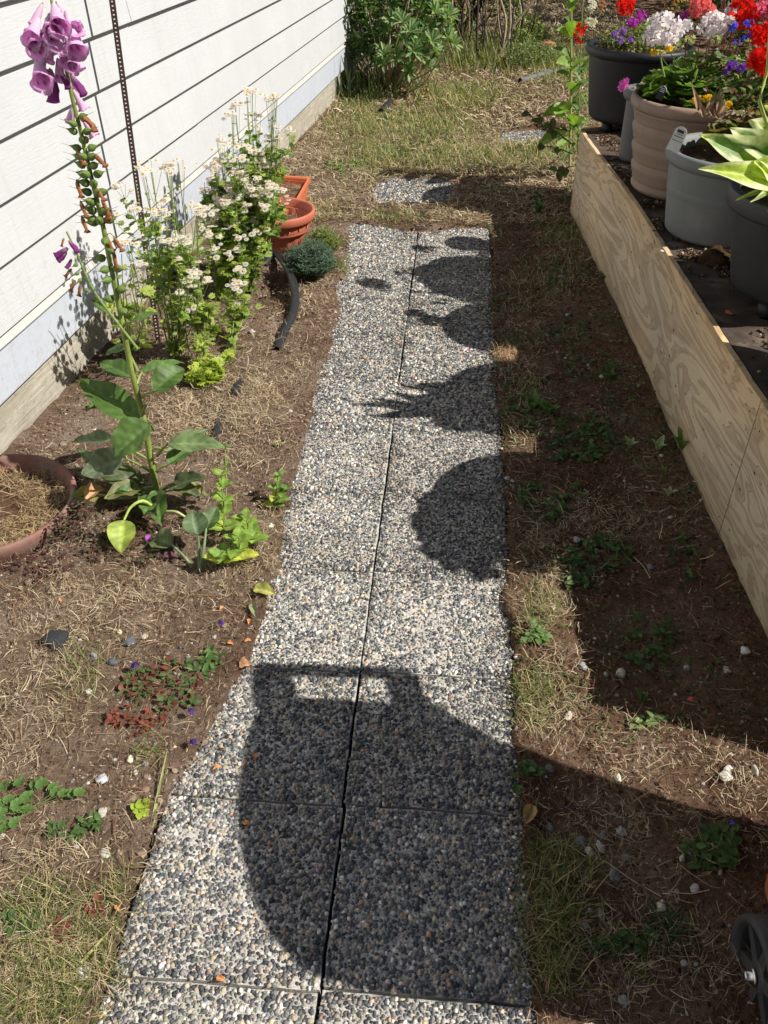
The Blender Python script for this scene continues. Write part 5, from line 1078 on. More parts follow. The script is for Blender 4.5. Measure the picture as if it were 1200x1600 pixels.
# ================================================================== BARE SHRUB, THICKET, HEDGES
bs = thing('bare_shrub', 'bare stemmed shrub with pale curving branches behind the dry lawn', 'shrub', (.25, 9.9, 0)); r0 = np.array([.25, 9.95, 0])
def branchy(P0, P1, P2, r, mat, nm='branch'):
    P = spline([P0, P1, P2], 10); b = B(); V, F = tube(P, np.linspace(r, r * .45, 10), 6); b.add(V, F); ob(nm, b, mat, bs); return P
for i, (x0, y0, xm, ym, x1, y1, Y, r, pale) in enumerate(((748, 100, 745, 60, 748, -20, 10.0, .022, 0), (752, 100, 758, 40, 757, -30, 9.9, .013, 0), (795, 60, 800, 44, 838, -5, 9.9, .020, 1), (783, 80, 797, 45, 795, -25, 9.9, .018, 1), (768, 92, 785, 70, 780, 20, 9.9, .020, 0), (786, 72, 790, 30, 776, -20, 9.9, .017, 1), (797, 98, 800, 40, 806, -25, 9.8, .012, 0), (820, 62, 832, 30, 842, 8, 9.8, .008, 0), (815, 45, 818, 20, 812, -20, 10.2, .016, 0), (740, 48, 765, 25, 775, -10, 10.1, .012, 0), (722, 60, 724, 10, 735, -20, 10.3, .015, 0), (752, 100, 765, 95, 778, 85, 9.9, .02, 0), (752, 112, 750, 95, 746, 80, 9.9, .02, 0), (700, 60, 706, 20, 706, -30, 10.6, .02, 1), (690, 60, 686, 20, 690, -30, 10.8, .02, 0), (730, 80, 738, 30, 728, -30, 10.2, .012, 0))):
    branchy(yp(x0, y0, Y), yp(xm, ym, Y), yp(x1, y1, Y), r, M['bark'] if pale else M['barkd'])
for i in range(26):
    x = rng.uniform(690, 825); Y = rng.uniform(9.9, 11.2); p = gz0(x, rng.uniform(60, 90)); q = yp(x + rng.normal(0, 14), -30, Y); P = spline([p, (p + q) / 2 + rng.normal(0, .08, 3), q], 8); b = B(); V, F = tube(P, np.linspace(.010, .004, 8), 4); b.add(V, F); ob('stem', b, M['bark'] if i % 3 == 0 else M['barkd'], bs)
def leafmass(name, label, cat, c, r, n, size, cols, prof='ovate', trunk=True, h0=0.0, shape=2.0):
    c = np.asarray(c, float); t = thing(name, label, cat, (c[0], c[1], 0)); P = rng.uniform(-1, 1, (int(n * 2.2), 3)); P = P[(np.abs(P) ** shape).sum(1) < 1][:n]
    rr = np.linalg.norm(P, axis=1); P = P * (1 / (rr[:, None] + .3)) ** .35; P = P * np.asarray(r) + c; cl = fbm(P[:, 0] * 2.1 + P[:, 2], P[:, 1] * 2.1 + P[:, 2] * 1.7, 12); k = (cl > .40) & (P[:, 2] > h0); P = P[k]; m_ = len(P)
    V, F, T, S = leaf(prof, .5, 3, 3, .2, .15); C = np.array(cols)[rng.integers(0, len(cols), m_)] * rng.uniform(.6, 1.3, (m_, 1)); b = B(); b.scatter(V, F, P, randrot(m_, .7), size * rng.uniform(.6, 1.4, m_), C); ob('foliage', b, M['leaf'], t, kind='stuff')
    for i in range(7 if trunk else 0):
        e = c + rng.normal(0, .3, 3) * np.asarray(r) ; b = B(); V, F = tube(spline([(c[0] + rng.normal(0, .1), c[1] + rng.normal(0, .1), -.05), ((c[0] + e[0]) / 2, (c[1] + e[1]) / 2, e[2] * .5), e], 8), np.linspace(.03, .01, 8), 6); b.add(V, F); ob('stem', b, M['barkd'], t)
    return t
GR = [(.10, .16, .04), (.15, .22, .05), (.22, .27, .07), (.07, .11, .03)]
leafmass('leafy_shrub', 'loose green shrub growing behind the bare stems', 'shrub', (.05, 11.2, .9), (.95, .6, 1.1), 5200, .075, GR)
leafmass('leafy_shrub', 'dark green shrub behind the glossy leaved bush at the top', 'shrub', (-1.2, 11.0, .9), (1.0, .8, 1.2), 5200, .085, [(.06, .10, .03), (.10, .15, .04)])
leafmass('leafy_shrub', 'small yellowish green weed bush to the right of the bare stems', 'shrub', (.70, 10.5, .16), (.30, .25, .25), 900, .05, [(.24, .30, .07), (.16, .22, .06)], trunk=False)
leafmass('leafy_shrub', 'low feathery green weeds beside the terracotta brick', 'weeds', (.75, 9.55, .10), (.30, .25, .20), 1300, .035, [(.24, .28, .12), (.16, .21, .08)], trunk=False)
leafmass('hedge', 'tall dark hedge added off frame at the right beyond the planter to shade the ground', 'hedge', (3.6, 12.4, 1.5), (1.1, 3.3, 1.7), 8000, .13, [(.04, .07, .02), (.06, .09, .03)], shape=5)  # added out of view to throw shade over the far right ground
leafmass('hedge', 'dark evergreen hedge closing the garden at the back', 'hedge', (0.5, 18.5, 1.6), (7.0, .9, 1.9), 9000, .20, [(.03, .05, .02), (.05, .07, .03)], shape=6)
# low grassy weeds under the shrub and the stems
b = B(); n = 9000; x = rng.uniform(-1.0, 1.3, n); y = rng.uniform(8.0, 10.6, n); k = (np.exp(-((x + .75) / .35) ** 2 - ((y - 8.4) / .35) ** 2) + np.exp(-((x - .45) / .45) ** 2 - ((y - 9.9) / .5) ** 2) + .8 * np.exp(-((x + .1) / .5) ** 2 - ((y - 10.1) / .4) ** 2)) > rng.random(n) * .9; x, y = x[k], y[k]; n = len(x)
a = rng.uniform(0, 2 * pi, n); R_ = frame(np.stack([np.cos(a) * .4, np.sin(a) * .4, np.ones(n)], 1), np.stack([-np.cos(a), -np.sin(a), np.ones(n)], 1))
b.scatter(bladeV, bladeF, np.stack([x, y, 0 * x], 1), R_, np.stack([.0045 * rng.uniform(.6, 1.4, n), .16 * rng.lognormal(0, .4, n), -.12 * rng.uniform(.2, 1.4, n)], 1), np.array([(.16, .21, .07), (.40, .33, .16), (.10, .14, .05)])[rng.integers(0, 3, n)])
ob('long_grass', b, M['grass'], smooth=False, kind='stuff')

# ================================================================== TALL LEAFY STALK by the planter's far corner
lb = np.array([.80, 5.75, 0.0]); ly = thing('leafy_stalk', 'tall upright stalk with pointed green leaves beside the black pot', 'tall plant', tuple(lb))
for (x, Y, xt) in ((890, 5.75, 893), (903, 5.9, 912)):
    stalk('stem', [yp(x, 262 if x < 900 else 240, Y), yp(x + 2, 140, Y), yp(xt, -30, Y)], .009 if x < 900 else .006, ly, (.36, .34, .12) if x < 900 else (.2, .26, .08), n=12)
LL = [((892, 40), (877, 22)), ((892, 62), (868, 46)), ((893, 60), (902, 32)), ((892, 92), (864, 74)), ((892, 12), (916, -4)), ((893, 110), (868, 98)), ((891, 120), (868, 112)), ((893, 112), (915, 92)), ((893, 140), (905, 130)), ((892, 150), (912, 128)), ((890, 170), (846, 182)), ((888, 175), (862, 168)), ((890, 190), (905, 205)), ((886, 205), (838, 232)), ((888, 188), (850, 176)), ((892, 160), (908, 172)), ((890, 215), (868, 240)), ((893, 200), (905, 180)), ((890, 230), (880, 252)), ((892, 20), (880, 2)), ((892, 5), (884, -12))]
for i, (a, c) in enumerate(LL):
    Yb = 5.75; p = yp(*a, Yb); q = yp(*c, Yb - .05 - .08 * (i % 3)); L = np.linalg.norm(q - p); leaf_obj('leaf', p, q, L * .42, (rng.normal(0, .3), -.5, .8), 'ovate', (.20, .30, .07) if i % 3 else (.11, .19, .05), ly, fold=.25, curl=.15, seed=i, n=9, m=5)
for i in range(60):
    p = yp(rng.uniform(893, 918), rng.uniform(95, 235), rng.uniform(5.75, 6.0)); d = norm([rng.normal(), rng.normal() - .4, rng.normal(0, .6)]); leaf_obj('leaf', p, p + d * rng.uniform(.05, .10), .035, (0, -.3, 1), 'ovate', (.09, .16, .04) if i % 2 else (.16, .24, .06), ly, n=6, m=3)
st2 = thing('low_branching_plant', 'low branching plant with dark leaves leaning out from the planter corner over the slab', 'plant', (.78, 5.5, 0))
for (P, lv) in (([(893, 225), (868, 205), (840, 192), (828, 178)], ((840, 192), (838, 200))), ([(893, 240), (872, 232), (850, 228)], ((872, 232), (845, 240))), ([(890, 205), (862, 198), (842, 184)], ((850, 196), (832, 206))), ([(895, 260), (884, 262), (872, 268)], ((884, 262), (876, 280)))):
    pts = [yp(x, y, 5.5) for x, y in P]; stalk('branch', pts, .004, st2, (.14, .08, .05), n=8)
    for k, p in enumerate(pts[1:]):
        for s_ in (0, 1): d = norm(np.array([rng.uniform(-1, .2), -.5, rng.normal(-.1, .4)])); leaf_obj('leaf', p, p + d * rng.uniform(.05, .09), .045, (0, -.5, .8), 'ovate', (.10, .17, .05) if s_ else (.13, .12, .06), st2, n=7, m=5)
br_ = rockthing('terracotta_brick', 'weathered reddish brick lying in the weeds behind the dry lawn', 'brick', H0(gp(853, 92), .07), (.10, .07, .05), 9, M['brick'], (1, 1, 1), .8, rough=.2)

# ================================================================== SPURGE and mint and small plants
def needleplant(label, c, rad_, hgt, n, cols, L=.03, name='fine_leaved_herb'):
    t = thing(name, label, 'herb', tuple(c)); V, F, T, S = leaf('lance', .14, 4, 3, .3, .1); b = B(); ns = n // 26; k = 0
    for i in range(ns):
        a = rng.uniform(0, 2 * pi); q = sqrt(rng.random()) * rad_; tip = np.asarray(c) + [q * cos(a), q * sin(a), hgt * (1 - .5 * (q / rad_) ** 2) * rng.uniform(.7, 1.05)]
        P = spline([np.asarray(c) + rng.normal(0, .01, 3) * [1, 1, 0], np.asarray(c) * .4 + tip * .6 + [0, 0, -.01], tip], 9); V2, F2 = tube(P, .0013, 4); bb = B(); bb.add(V2, F2, (.12, .15, .08)); ob('stem', bb, M['stem'], t)
        f = rng.uniform(.25, 1, 26); pos = np.array([P[int(u * 8)] for u in f]) + rng.normal(0, .003, (26, 3)); aa = rng.uniform(0, 2 * pi, 26); d = np.stack([np.cos(aa), np.sin(aa), rng.uniform(.1, 1.1, 26)], 1)
        b.scatter(V, F, pos, frame(d, np.stack([0 * aa, 0 * aa - .3, 0 * aa + 1], 1)), L * rng.uniform(.7, 1.2, 26), np.array(cols)[rng.integers(0, len(cols), 26)] * rng.uniform(.8, 1.2, (26, 1)))
    ob('needle_leaves', b, M['leaf'], t, kind='stuff'); return t
needleplant('blue-green fine leaved herb bush between the terracotta pot and the path', gz0(487, 436), .15, .20, 4200, [(.09, .16, .11), (.12, .19, .13), (.07, .12, .08)], .034)
needleplant('yellow-green fine leaved herb behind the blue-green one', gz0(506, 400), .11, .17, 2600, [(.28, .32, .08), (.20, .26, .07)], .026)
needleplant('tiny wispy grey-green seedling on the soil at the left path edge', gz0(500, 655), .03, .05, 260, [(.14, .19, .10)], .02)
def nettle(name, label, stems, cat='mint', ks=1.0):
    ks = 1.45 if name == 'lemon_balm' else 1.0
    b0 = stems[0][0]; t = thing(name, label, cat, tuple(gz0(*b0[:2])))
    for (pb, pt, zt, nn, w, col, Y_) in stems:
        p0 = gz0(*pb); p1 = gp(*pt, zt); P = spline([p0, (p0 + p1) / 2 + [.005, 0, .01], p1], 10); b = B(); V, F = tube(P, np.linspace(.003, .0015, 10), 5); b.add(V, F, (.2, .24, .08)); ob('stem', b, M['stem'], t)
        for i in range(nn):
            f = (i + 1) / nn; p = P[min(int(f * 9.99), 9)]; a = i * pi / 2 + rng.normal(0, .2)
            for s_ in (0, 1):
                aa = a + pi * s_; d = norm(np.array([cos(aa), sin(aa), .10 + .5 * f])); L = w * ks * (1.15 - .55 * f) * rng.uniform(.85, 1.15); c = np.array(col) * rng.uniform(.8, 1.15)
                if f < .5 and rng.random() < .4: c = np.array((.50, .54, .08))
                leaf_obj('leaf', p, p + d * L + [0, 0, -.006], L * .78, (0, 0, 1), 'heart', c, t, fold=.12, curl=.25, serr=.09, wav=.02, seed=i, n=17, m=5)
MG = (.24, .36, .06)
nettle('lemon_balm', 'lemon balm plant with bright green toothed leaves, some yellow, beside the path', [((352, 888), (342, 868), .10, 3, .045, (.20, .32, .06), 0), ((372, 885), (372, 838), .14, 4, .05, MG, 0), ((388, 862), (384, 806), .15, 4, .045, MG, 0), ((392, 856), (396, 838), .10, 3, .045, MG, 0)])
nettle('lemon_balm', 'upright toothed leaved stem with yellowing leaves, right of the foxglove base', [((350, 840), (345, 742), .20, 5, .042, MG, 0), ((352, 838), (352, 700), .22, 5, .030, (.18, .28, .07), 0)])
nettle('lemon_balm', 'small toothed leaved shoot leaning over the path edge', [((424, 800), (436, 742), .10, 5, .032, (.18, .30, .06), 0), ((425, 800), (448, 764), .08, 3, .030, (.16, .27, .05), 0)])
nettle('seedling', 'bright green seedling at the foot of the foundation, left of the foxglove', [((150, 645), (142, 636), .04, 4, .035, (.13, .24, .05), 0)], 'seedling')
nettle('seedling', 'tiny pale seedling near the left edge of the path', [((432, 704), (432, 696), .02, 3, .016, (.22, .34, .07), 0)], 'seedling')
# ground-hugging weeds
V_, F_, T_, S_ = leaf('ovate', .6, 6, 3, .15, .2)
def weed(label, px, py, rx, ry, n, size, cols, hgt=.018, cat='weed', name='weed_patch', heart=False, up=.35):
    n = int(n * 2.4); c = gz0(px, py); a = rng.uniform(0, 2 * pi, n); q = np.sqrt(rng.random(n)); X = px + rx * q * np.cos(a); Y = py + ry * q * np.sin(a); P = np.array([gz0(x, y) for x, y in zip(X, Y)])
    cen = P + 0; k = rng.integers(0, max(1, n // 7), n); K = P[k]; P = K + (P - K) * .0 + rng.normal(0, .004, (n, 3)); P[:, 2] = np.array([float(v) for v in H(P[:, 0], P[:, 1])]) + hgt * rng.random(n)
    aa = rng.uniform(0, 2 * pi, n); d = np.stack([np.cos(aa), np.sin(aa), rng.uniform(.0, up * 2, n)], 1); R_ = frame(d, np.stack([rng.normal(0, .2, n), rng.normal(0, .2, n), np.ones(n)], 1)); C = np.array(cols)[rng.integers(0, len(cols), n)] * rng.uniform(.7, 1.25, (n, 1))
    t = thing(name, label, cat, tuple(c)); b = B(); b.scatter(V_, F_, P, R_, size * .72 * rng.uniform(.5, 1.3, n), C); o = ob('leaves', b, M['leaf'], t, kind='stuff'); return t
WG = [(.09, .17, .045), (.12, .21, .06), (.07, .13, .035)]
for args in (('large low weed patch in the planter shadow, level with the seam of the plywood', 905, 700, 62, 36, 150, .032, WG), ('low weed patch in the shade just left of the largest patch', 855, 785, 48, 34, 90, .030, WG), ('thin weed patch near the plywood, above the largest patch', 930, 590, 50, 26, 70, .024, WG), ('small weed patch in the shade below a tuft of dry grass', 880, 525, 34, 14, 50, .022, WG), ('faint weed patch in the middle of the shaded strip', 965, 640, 30, 16, 36, .022, WG),
             ('weed patch in the shade with a long dry stalk beside it', 935, 880, 50, 26, 90, .030, WG), ('weed patch at the corner where sun and planter shadow meet', 905, 915, 26, 18, 30, .030, WG), ('dark weed patch low in the planter shadow near the plywood end', 1010, 1020, 34, 44, 60, .030, WG), ('small sunlit weed in the grassy strip beside the path', 842, 1005, 30, 14, 26, .034, [(.18, .28, .10), (.14, .24, .07)]), ('sunlit pair of pale weeds on the bright strip between two shadows', 1000, 1142, 26, 8, 22, .030, [(.30, .38, .16), (.2, .3, .1)]),
             ('weed patch at the edge of the bin shadow near the right border', 1105, 1345, 44, 28, 80, .030, WG), ('round leaved weed beside the path inside the bin shadow', 820, 1215, 18, 20, 30, .034, WG), ('weed patch in the bin shadow beside the dark grass tuft', 970, 1480, 46, 14, 50, .026, WG), ('single small weed among gravel at the upper shaded strip', 850, 385, 16, 8, 18, .028, WG), ('weed beside the shadowed lawn at the foot of the planter', 838, 325, 12, 14, 22, .045, WG), ('leafy weed beside the dry grass tuft at the path edge', 800, 545, 14, 8, 12, .03, WG),
             ('dark red clover-like weeds spreading below the sunken bowl', 190, 850, 90, 46, 420, .018, [(.12, .06, .05), (.09, .05, .05), (.16, .07, .06), (.10, .12, .05)]), ('dark red clover-like weeds climbing over the front of the bowl rim', 120, 850, 46, 34, 150, .020, [(.14, .06, .05), (.09, .06, .05), (.12, .13, .06)], .075), ('dark red clover-like weeds at the left below the bowl rim', 60, 900, 60, 20, 120, .016, [(.14, .05, .05), (.10, .06, .05)]), ('patch of green and reddish weeds with violet blooms left of the path', 260, 1075, 66, 38, 170, .026, [(.09, .15, .05), (.12, .18, .06), (.20, .07, .05)]), ('small reddish weed group under the violet flowered weeds', 215, 1130, 46, 22, 70, .020, [(.28, .07, .05), (.2, .1, .06)]),
             ('leafy weed with a violet bloom close to the path edge', 318, 1040, 24, 20, 34, .03, WG), ('low weed at the lower left between dry grass blades', 120, 1300, 50, 16, 34, .026, WG), ('green weed seedling among straw in the sunken bowl', 60, 805, 12, 10, 26, .024, [(.2, .32, .06)]), ('small bright yellow-green weed at the left path edge', 226, 1266, 10, 8, 14, .026, [(.40, .52, .06)]), ('small weed in the lower left corner', 35, 1445, 24, 16, 24, .032, WG), ('star shaped dark red weed at lower left', 92, 1465, 14, 14, 20, .028, [(.24, .05, .05)]), ('dark red weed star a little above the lower left one', 145, 1422, 12, 10, 16, .026, [(.26, .06, .05)]),
             ('dense weed patch in the shade between path edge and the largest patch', 820, 650, 30, 30, 60, .030, WG), ('weed patch in the shade under the light grey pot shadow', 880, 455, 36, 18, 50, .026, WG), ('thin weeds along the foot of the plywood, lower half', 1060, 900, 24, 44, 44, .024, WG), ('broadleaf weeds scattered in the dry lawn beyond the path', 660, 230, 60, 22, 160, .05, [(.12, .17, .06), (.16, .2, .08)]), ('dark creeping weed in the lawn beside the short pipe end', 625, 185, 26, 10, 80, .04, [(.07, .11, .04)]), ('green weed growing in the dry lawn left of the nearer stepping slab', 540, 265, 34, 10, 90, .04, [(.15, .24, .06)]), ('leafy weeds below the last plywood corner', 900, 330, 20, 30, 50, .04, WG)):
    weed(*args)
# continuous low cover in the shade of the planter
b = B(); m = 15000; x, y = sample(m, 1.3, 5.0, .2, .95); k = allowed(x, y, .005) & (rng.random(len(x)) < .75 * sstep(.47, .62, fbm(x * 5.5, y * 5.5, 171))); x, y = x[k], y[k]; m = len(x)
b.scatter(V_, F_, np.stack([x, y, H(x, y) + .002 + .008 * rng.random(m)], 1), randrot(m, .3), np.interp(y, [1.3, 5], [.0095, .016]) * rng.uniform(.5, 1.3, m), np.array(WG)[rng.integers(0, 3, m)] * rng.uniform(.8, 1.5, (m, 1)))
ob('low_weed_cover', b, M['leaf'], kind='stuff')
# scalloped columbine leaves at the left edge
col_ = thing('columbine_seedling', 'cluster of rounded scalloped green leaves at the left edge of the picture', 'columbine', tuple(gz0(50, 1270)))
cm = me_from(scV, scF, np.where(np.arange(len(scV))[:, None] < 27, np.array((.10, .20, .045)), np.array((.15, .27, .07))), M['leaf'], True, 'columbine_leaf')
for (x, y) in ((12, 1240), (38, 1238), (60, 1236), (72, 1240), (92, 1248), (104, 1254), (118, 1248), (6, 1275), (22, 1268), (36, 1276), (48, 1282), (14, 1305), (2, 1316), (30, 1300), (50, 1262), (86, 1238), (128, 1250), (10, 1290)):
    p = gz0(x, y) + [0, 0, rng.uniform(.015, .035)]; R_ = frame((rng.normal(), rng.normal(), 0), norm([rng.normal(0, .2), rng.normal(0, .2), 1])); inst('leaf', cm, col_, p, R_, rng.uniform(.013, .019))
    if y % 3 == 0: stalk('leaf_stalk', [gz0(40, 1280), (p + gz0(40, 1280)) / 2 + [0, 0, .01], p], .0012, col_, n=5, seg=4)
# violet self-heal heads
for (x, y, lab) in ((214, 1052, 'violet bloom on the green weeds, uppermost left'), (348, 990, 'violet bloom nearest the path edge, upper'), (303, 1126, 'violet bloom on the dark weeds, middle'), (305, 1172, 'violet bloom lowest of the violet ones')):
    p = gz0(x, y) + [0, 0, .03]; b = florets(p, .007, 22, .0045, (.20, .10, .42)); b.add(*[q for q in (lambda VF: (VF[0] * [.006, .006, .009] + p, VF[1]))(dome(3, 8))], (.10, .07, .09)); o = ob('violet_bloom', b, M['petal'], None, loc=p); tag(o, lab, 'flower head')
# long single blades and stalks
for (a, c, z, w, colr, lab) in (((237, 1290), (262, 1170), .03, .010, (.34, .36, .14), 'long pale green grass blade leaning beside the path edge'), ((110, 1530), (180, 1445), .03, .009, (.42, .44, .14), 'yellow-green grass blade in the lower left'), ((66, 1470), (150, 1385), .03, .006, (.14, .22, .09), 'green grass blade crossing the lower left'), ((120, 780), (100, 745), .07, .006, (.16, .24, .14), 'bluish green blade rising from the sunken bowl'), ((143, 1098), (157, 1052), .02, .005, (.2, .28, .1), 'short green blade left of the violet blooms'), ((150, 950), (196, 908), .02, .006, (.24, .30, .14), 'pale blade below the dark red weeds')):
    p, q = gz0(*a), gp(*c, z); o = leaf_obj('grass_blade', p, q, w, (0, 0, 1), 'blade', colr, None, fold=.3, curl=.08, n=9, m=3); tag(o, lab, 'grass blade')
for (P, lab) in (([(940, 1355), (985, 1385), (1028, 1415)], 'long pale dry stalk lying in the bin shadow'), ([(1040, 1408), (1070, 1412), (1100, 1408)], 'second dry stalk beside the white stone in the bin shadow'), ([(985, 890), (1000, 905), (1010, 925)], 'thin curled dry stalk in the planter shadow')):
    b = B(); V, F = tube(spline([gz0(*q) + [0, 0, .012] for q in P], 10), .0012, 5); b.add(V, F, (.5, .42, .28)); tag(ob('dry_stalk', b, M['vcol'], None, loc=gz0(*P[0])), lab, 'dry stalk')
# fallen leaves and petals
def fallen(x, y, L, w, ang, colr, lab, name='fallen_leaf', cat='fallen leaf', curl=.2, z=.008, prof='ovate', fold=.5):
    p = gz0(x, y); p[2] = max(p[2], 0.002) + z; d = np.array([cos(ang), sin(ang), .05]); o = leaf_obj(name, p - d * L / 2, p + d * L / 2, w, (rng.normal(0, .2), rng.normal(0, .2), 1), prof, colr, None, fold=fold, curl=curl, wav=.08, serr=.04, seed=int(x), n=11, m=7, mat=M['straw']); tag(o, lab, cat); return o
fallen(416, 934, .075, .040, -.3, (.42, .42, .12), 'yellow-green fallen leaf on the edge of the path below the lemon balm', z=.012)
fallen(398, 962, .06, .022, -1.2, (.28, .30, .16), 'grey-green narrow fallen leaf pointing down beside the path')
fallen(825, 1280, .055, .030, 1.2, (.52, .36, .15), 'curled tan leaf on the right edge of the path in the bin shadow', z=.012, fold=.9)
fallen(158, 800, .09, .05, 1.0, (.55, .33, .17), 'large dried orange-brown leaf curled beside the bowl', z=.03, curl=.5)
fallen(268, 880, .05, .03, .3, (.16, .08, .10), 'dark purplish fallen petal near the foxglove base', z=.01)
for i, (x, y, lab) in enumerate(((340, 1203, 'orange petal lying on the sunlit path left of the bin shadow'), (386, 1290, 'orange petal at the left rim of the bin shadow'), (399, 1185, 'small brown petal on the rim of the bin shadow'), (347, 958, 'orange and white petal on soil near the path'), (390, 977, 'orange petal beside the narrow grey leaf'), (361, 1014, 'orange petal on the soil by the path edge, lower one'), (388, 1010, 'tan petal touching the path edge'), (346, 1532, 'orange petal near the lowest joint of the path'), (186, 1422, 'orange petal in the soil at lower left'), (100, 950, 'orange petal in the soil below the red weeds'))):
    fallen(x, y, .024, .012, rng.uniform(0, 3), (.68, .30, .11), lab, 'fallen_petal', 'petal', .3, .005, 'oblan')
fallen(385, 1046, .035, .03, .4, (.45, .24, .13), 'crumpled brown leaf at the path edge above the bin shadow', z=.008, fold=.8)
fallen(1072, 1115, .018, .012, -.5, (.75, .12, .14), 'red petal with a pink tip in the planter shadow', 'fallen_petal', 'petal', .3, .008)
fallen(733, 550, .02, .012, .2, (.5, .06, .42), 'magenta petal on the path between two pot shadows', 'fallen_petal', 'petal', .2, .005)
fallen(237, 855, .03, .018, 1.2, (.35, .08, .42), 'purple foxglove bell fallen below the yellow-green hooked leaf', 'fallen_bell', 'petal', .3, .02)
fallen(268, 474, .03, .018, .2, (.42, .10, .50), 'fresh purple petal caught on the leaf left of the daisies', 'fallen_petal', 'petal', .3, .10)
fallen(1135, 1308, .014, .012, .2, (.15, .17, .62), 'small blue petal on the bright strip near the right border', 'fallen_petal', 'petal', .3, .01)
n = 26
for i, (x, y) in enumerate(zip(rng.uniform(590, 700, n), rng.uniform(140, 172, n))):
    o = fallen(x, y, rng.uniform(.06, .1), .03, rng.uniform(0, 3), (.58, .40, .2), 'one of the dry tan leaves littering the ground under the glossy shrub', z=.02); o['group'] = 'dry leaves under the shrub'
# clump of pulled dry grass beside the path
t = thing('dry_grass_tuft', 'pulled clump of pale dry grass on the right edge of the path', 'dry grass', tuple(gz0(790, 558))); n = 420; a = rng.uniform(0, 2 * pi, n); q = np.sqrt(rng.random(n)) * .05; c = gz0(790, 558)
b = B(); b.scatter(strawV, strawF, np.stack([c[0] + q * np.cos(a), c[1] + q * np.sin(a), c[2] + .03 * rng.random(n)], 1), randrot(n, .6), np.stack([np.full(n, .0009), .04 * rng.uniform(.5, 1.4, n), .02 * rng.uniform(-1, 1, n)], 1), np.array([(.58, .42, .25), (.48, .30, .18)])[rng.integers(0, 2, n)]); ob('dry_blades', b, M['straw'], t, kind='stuff', smooth=False)

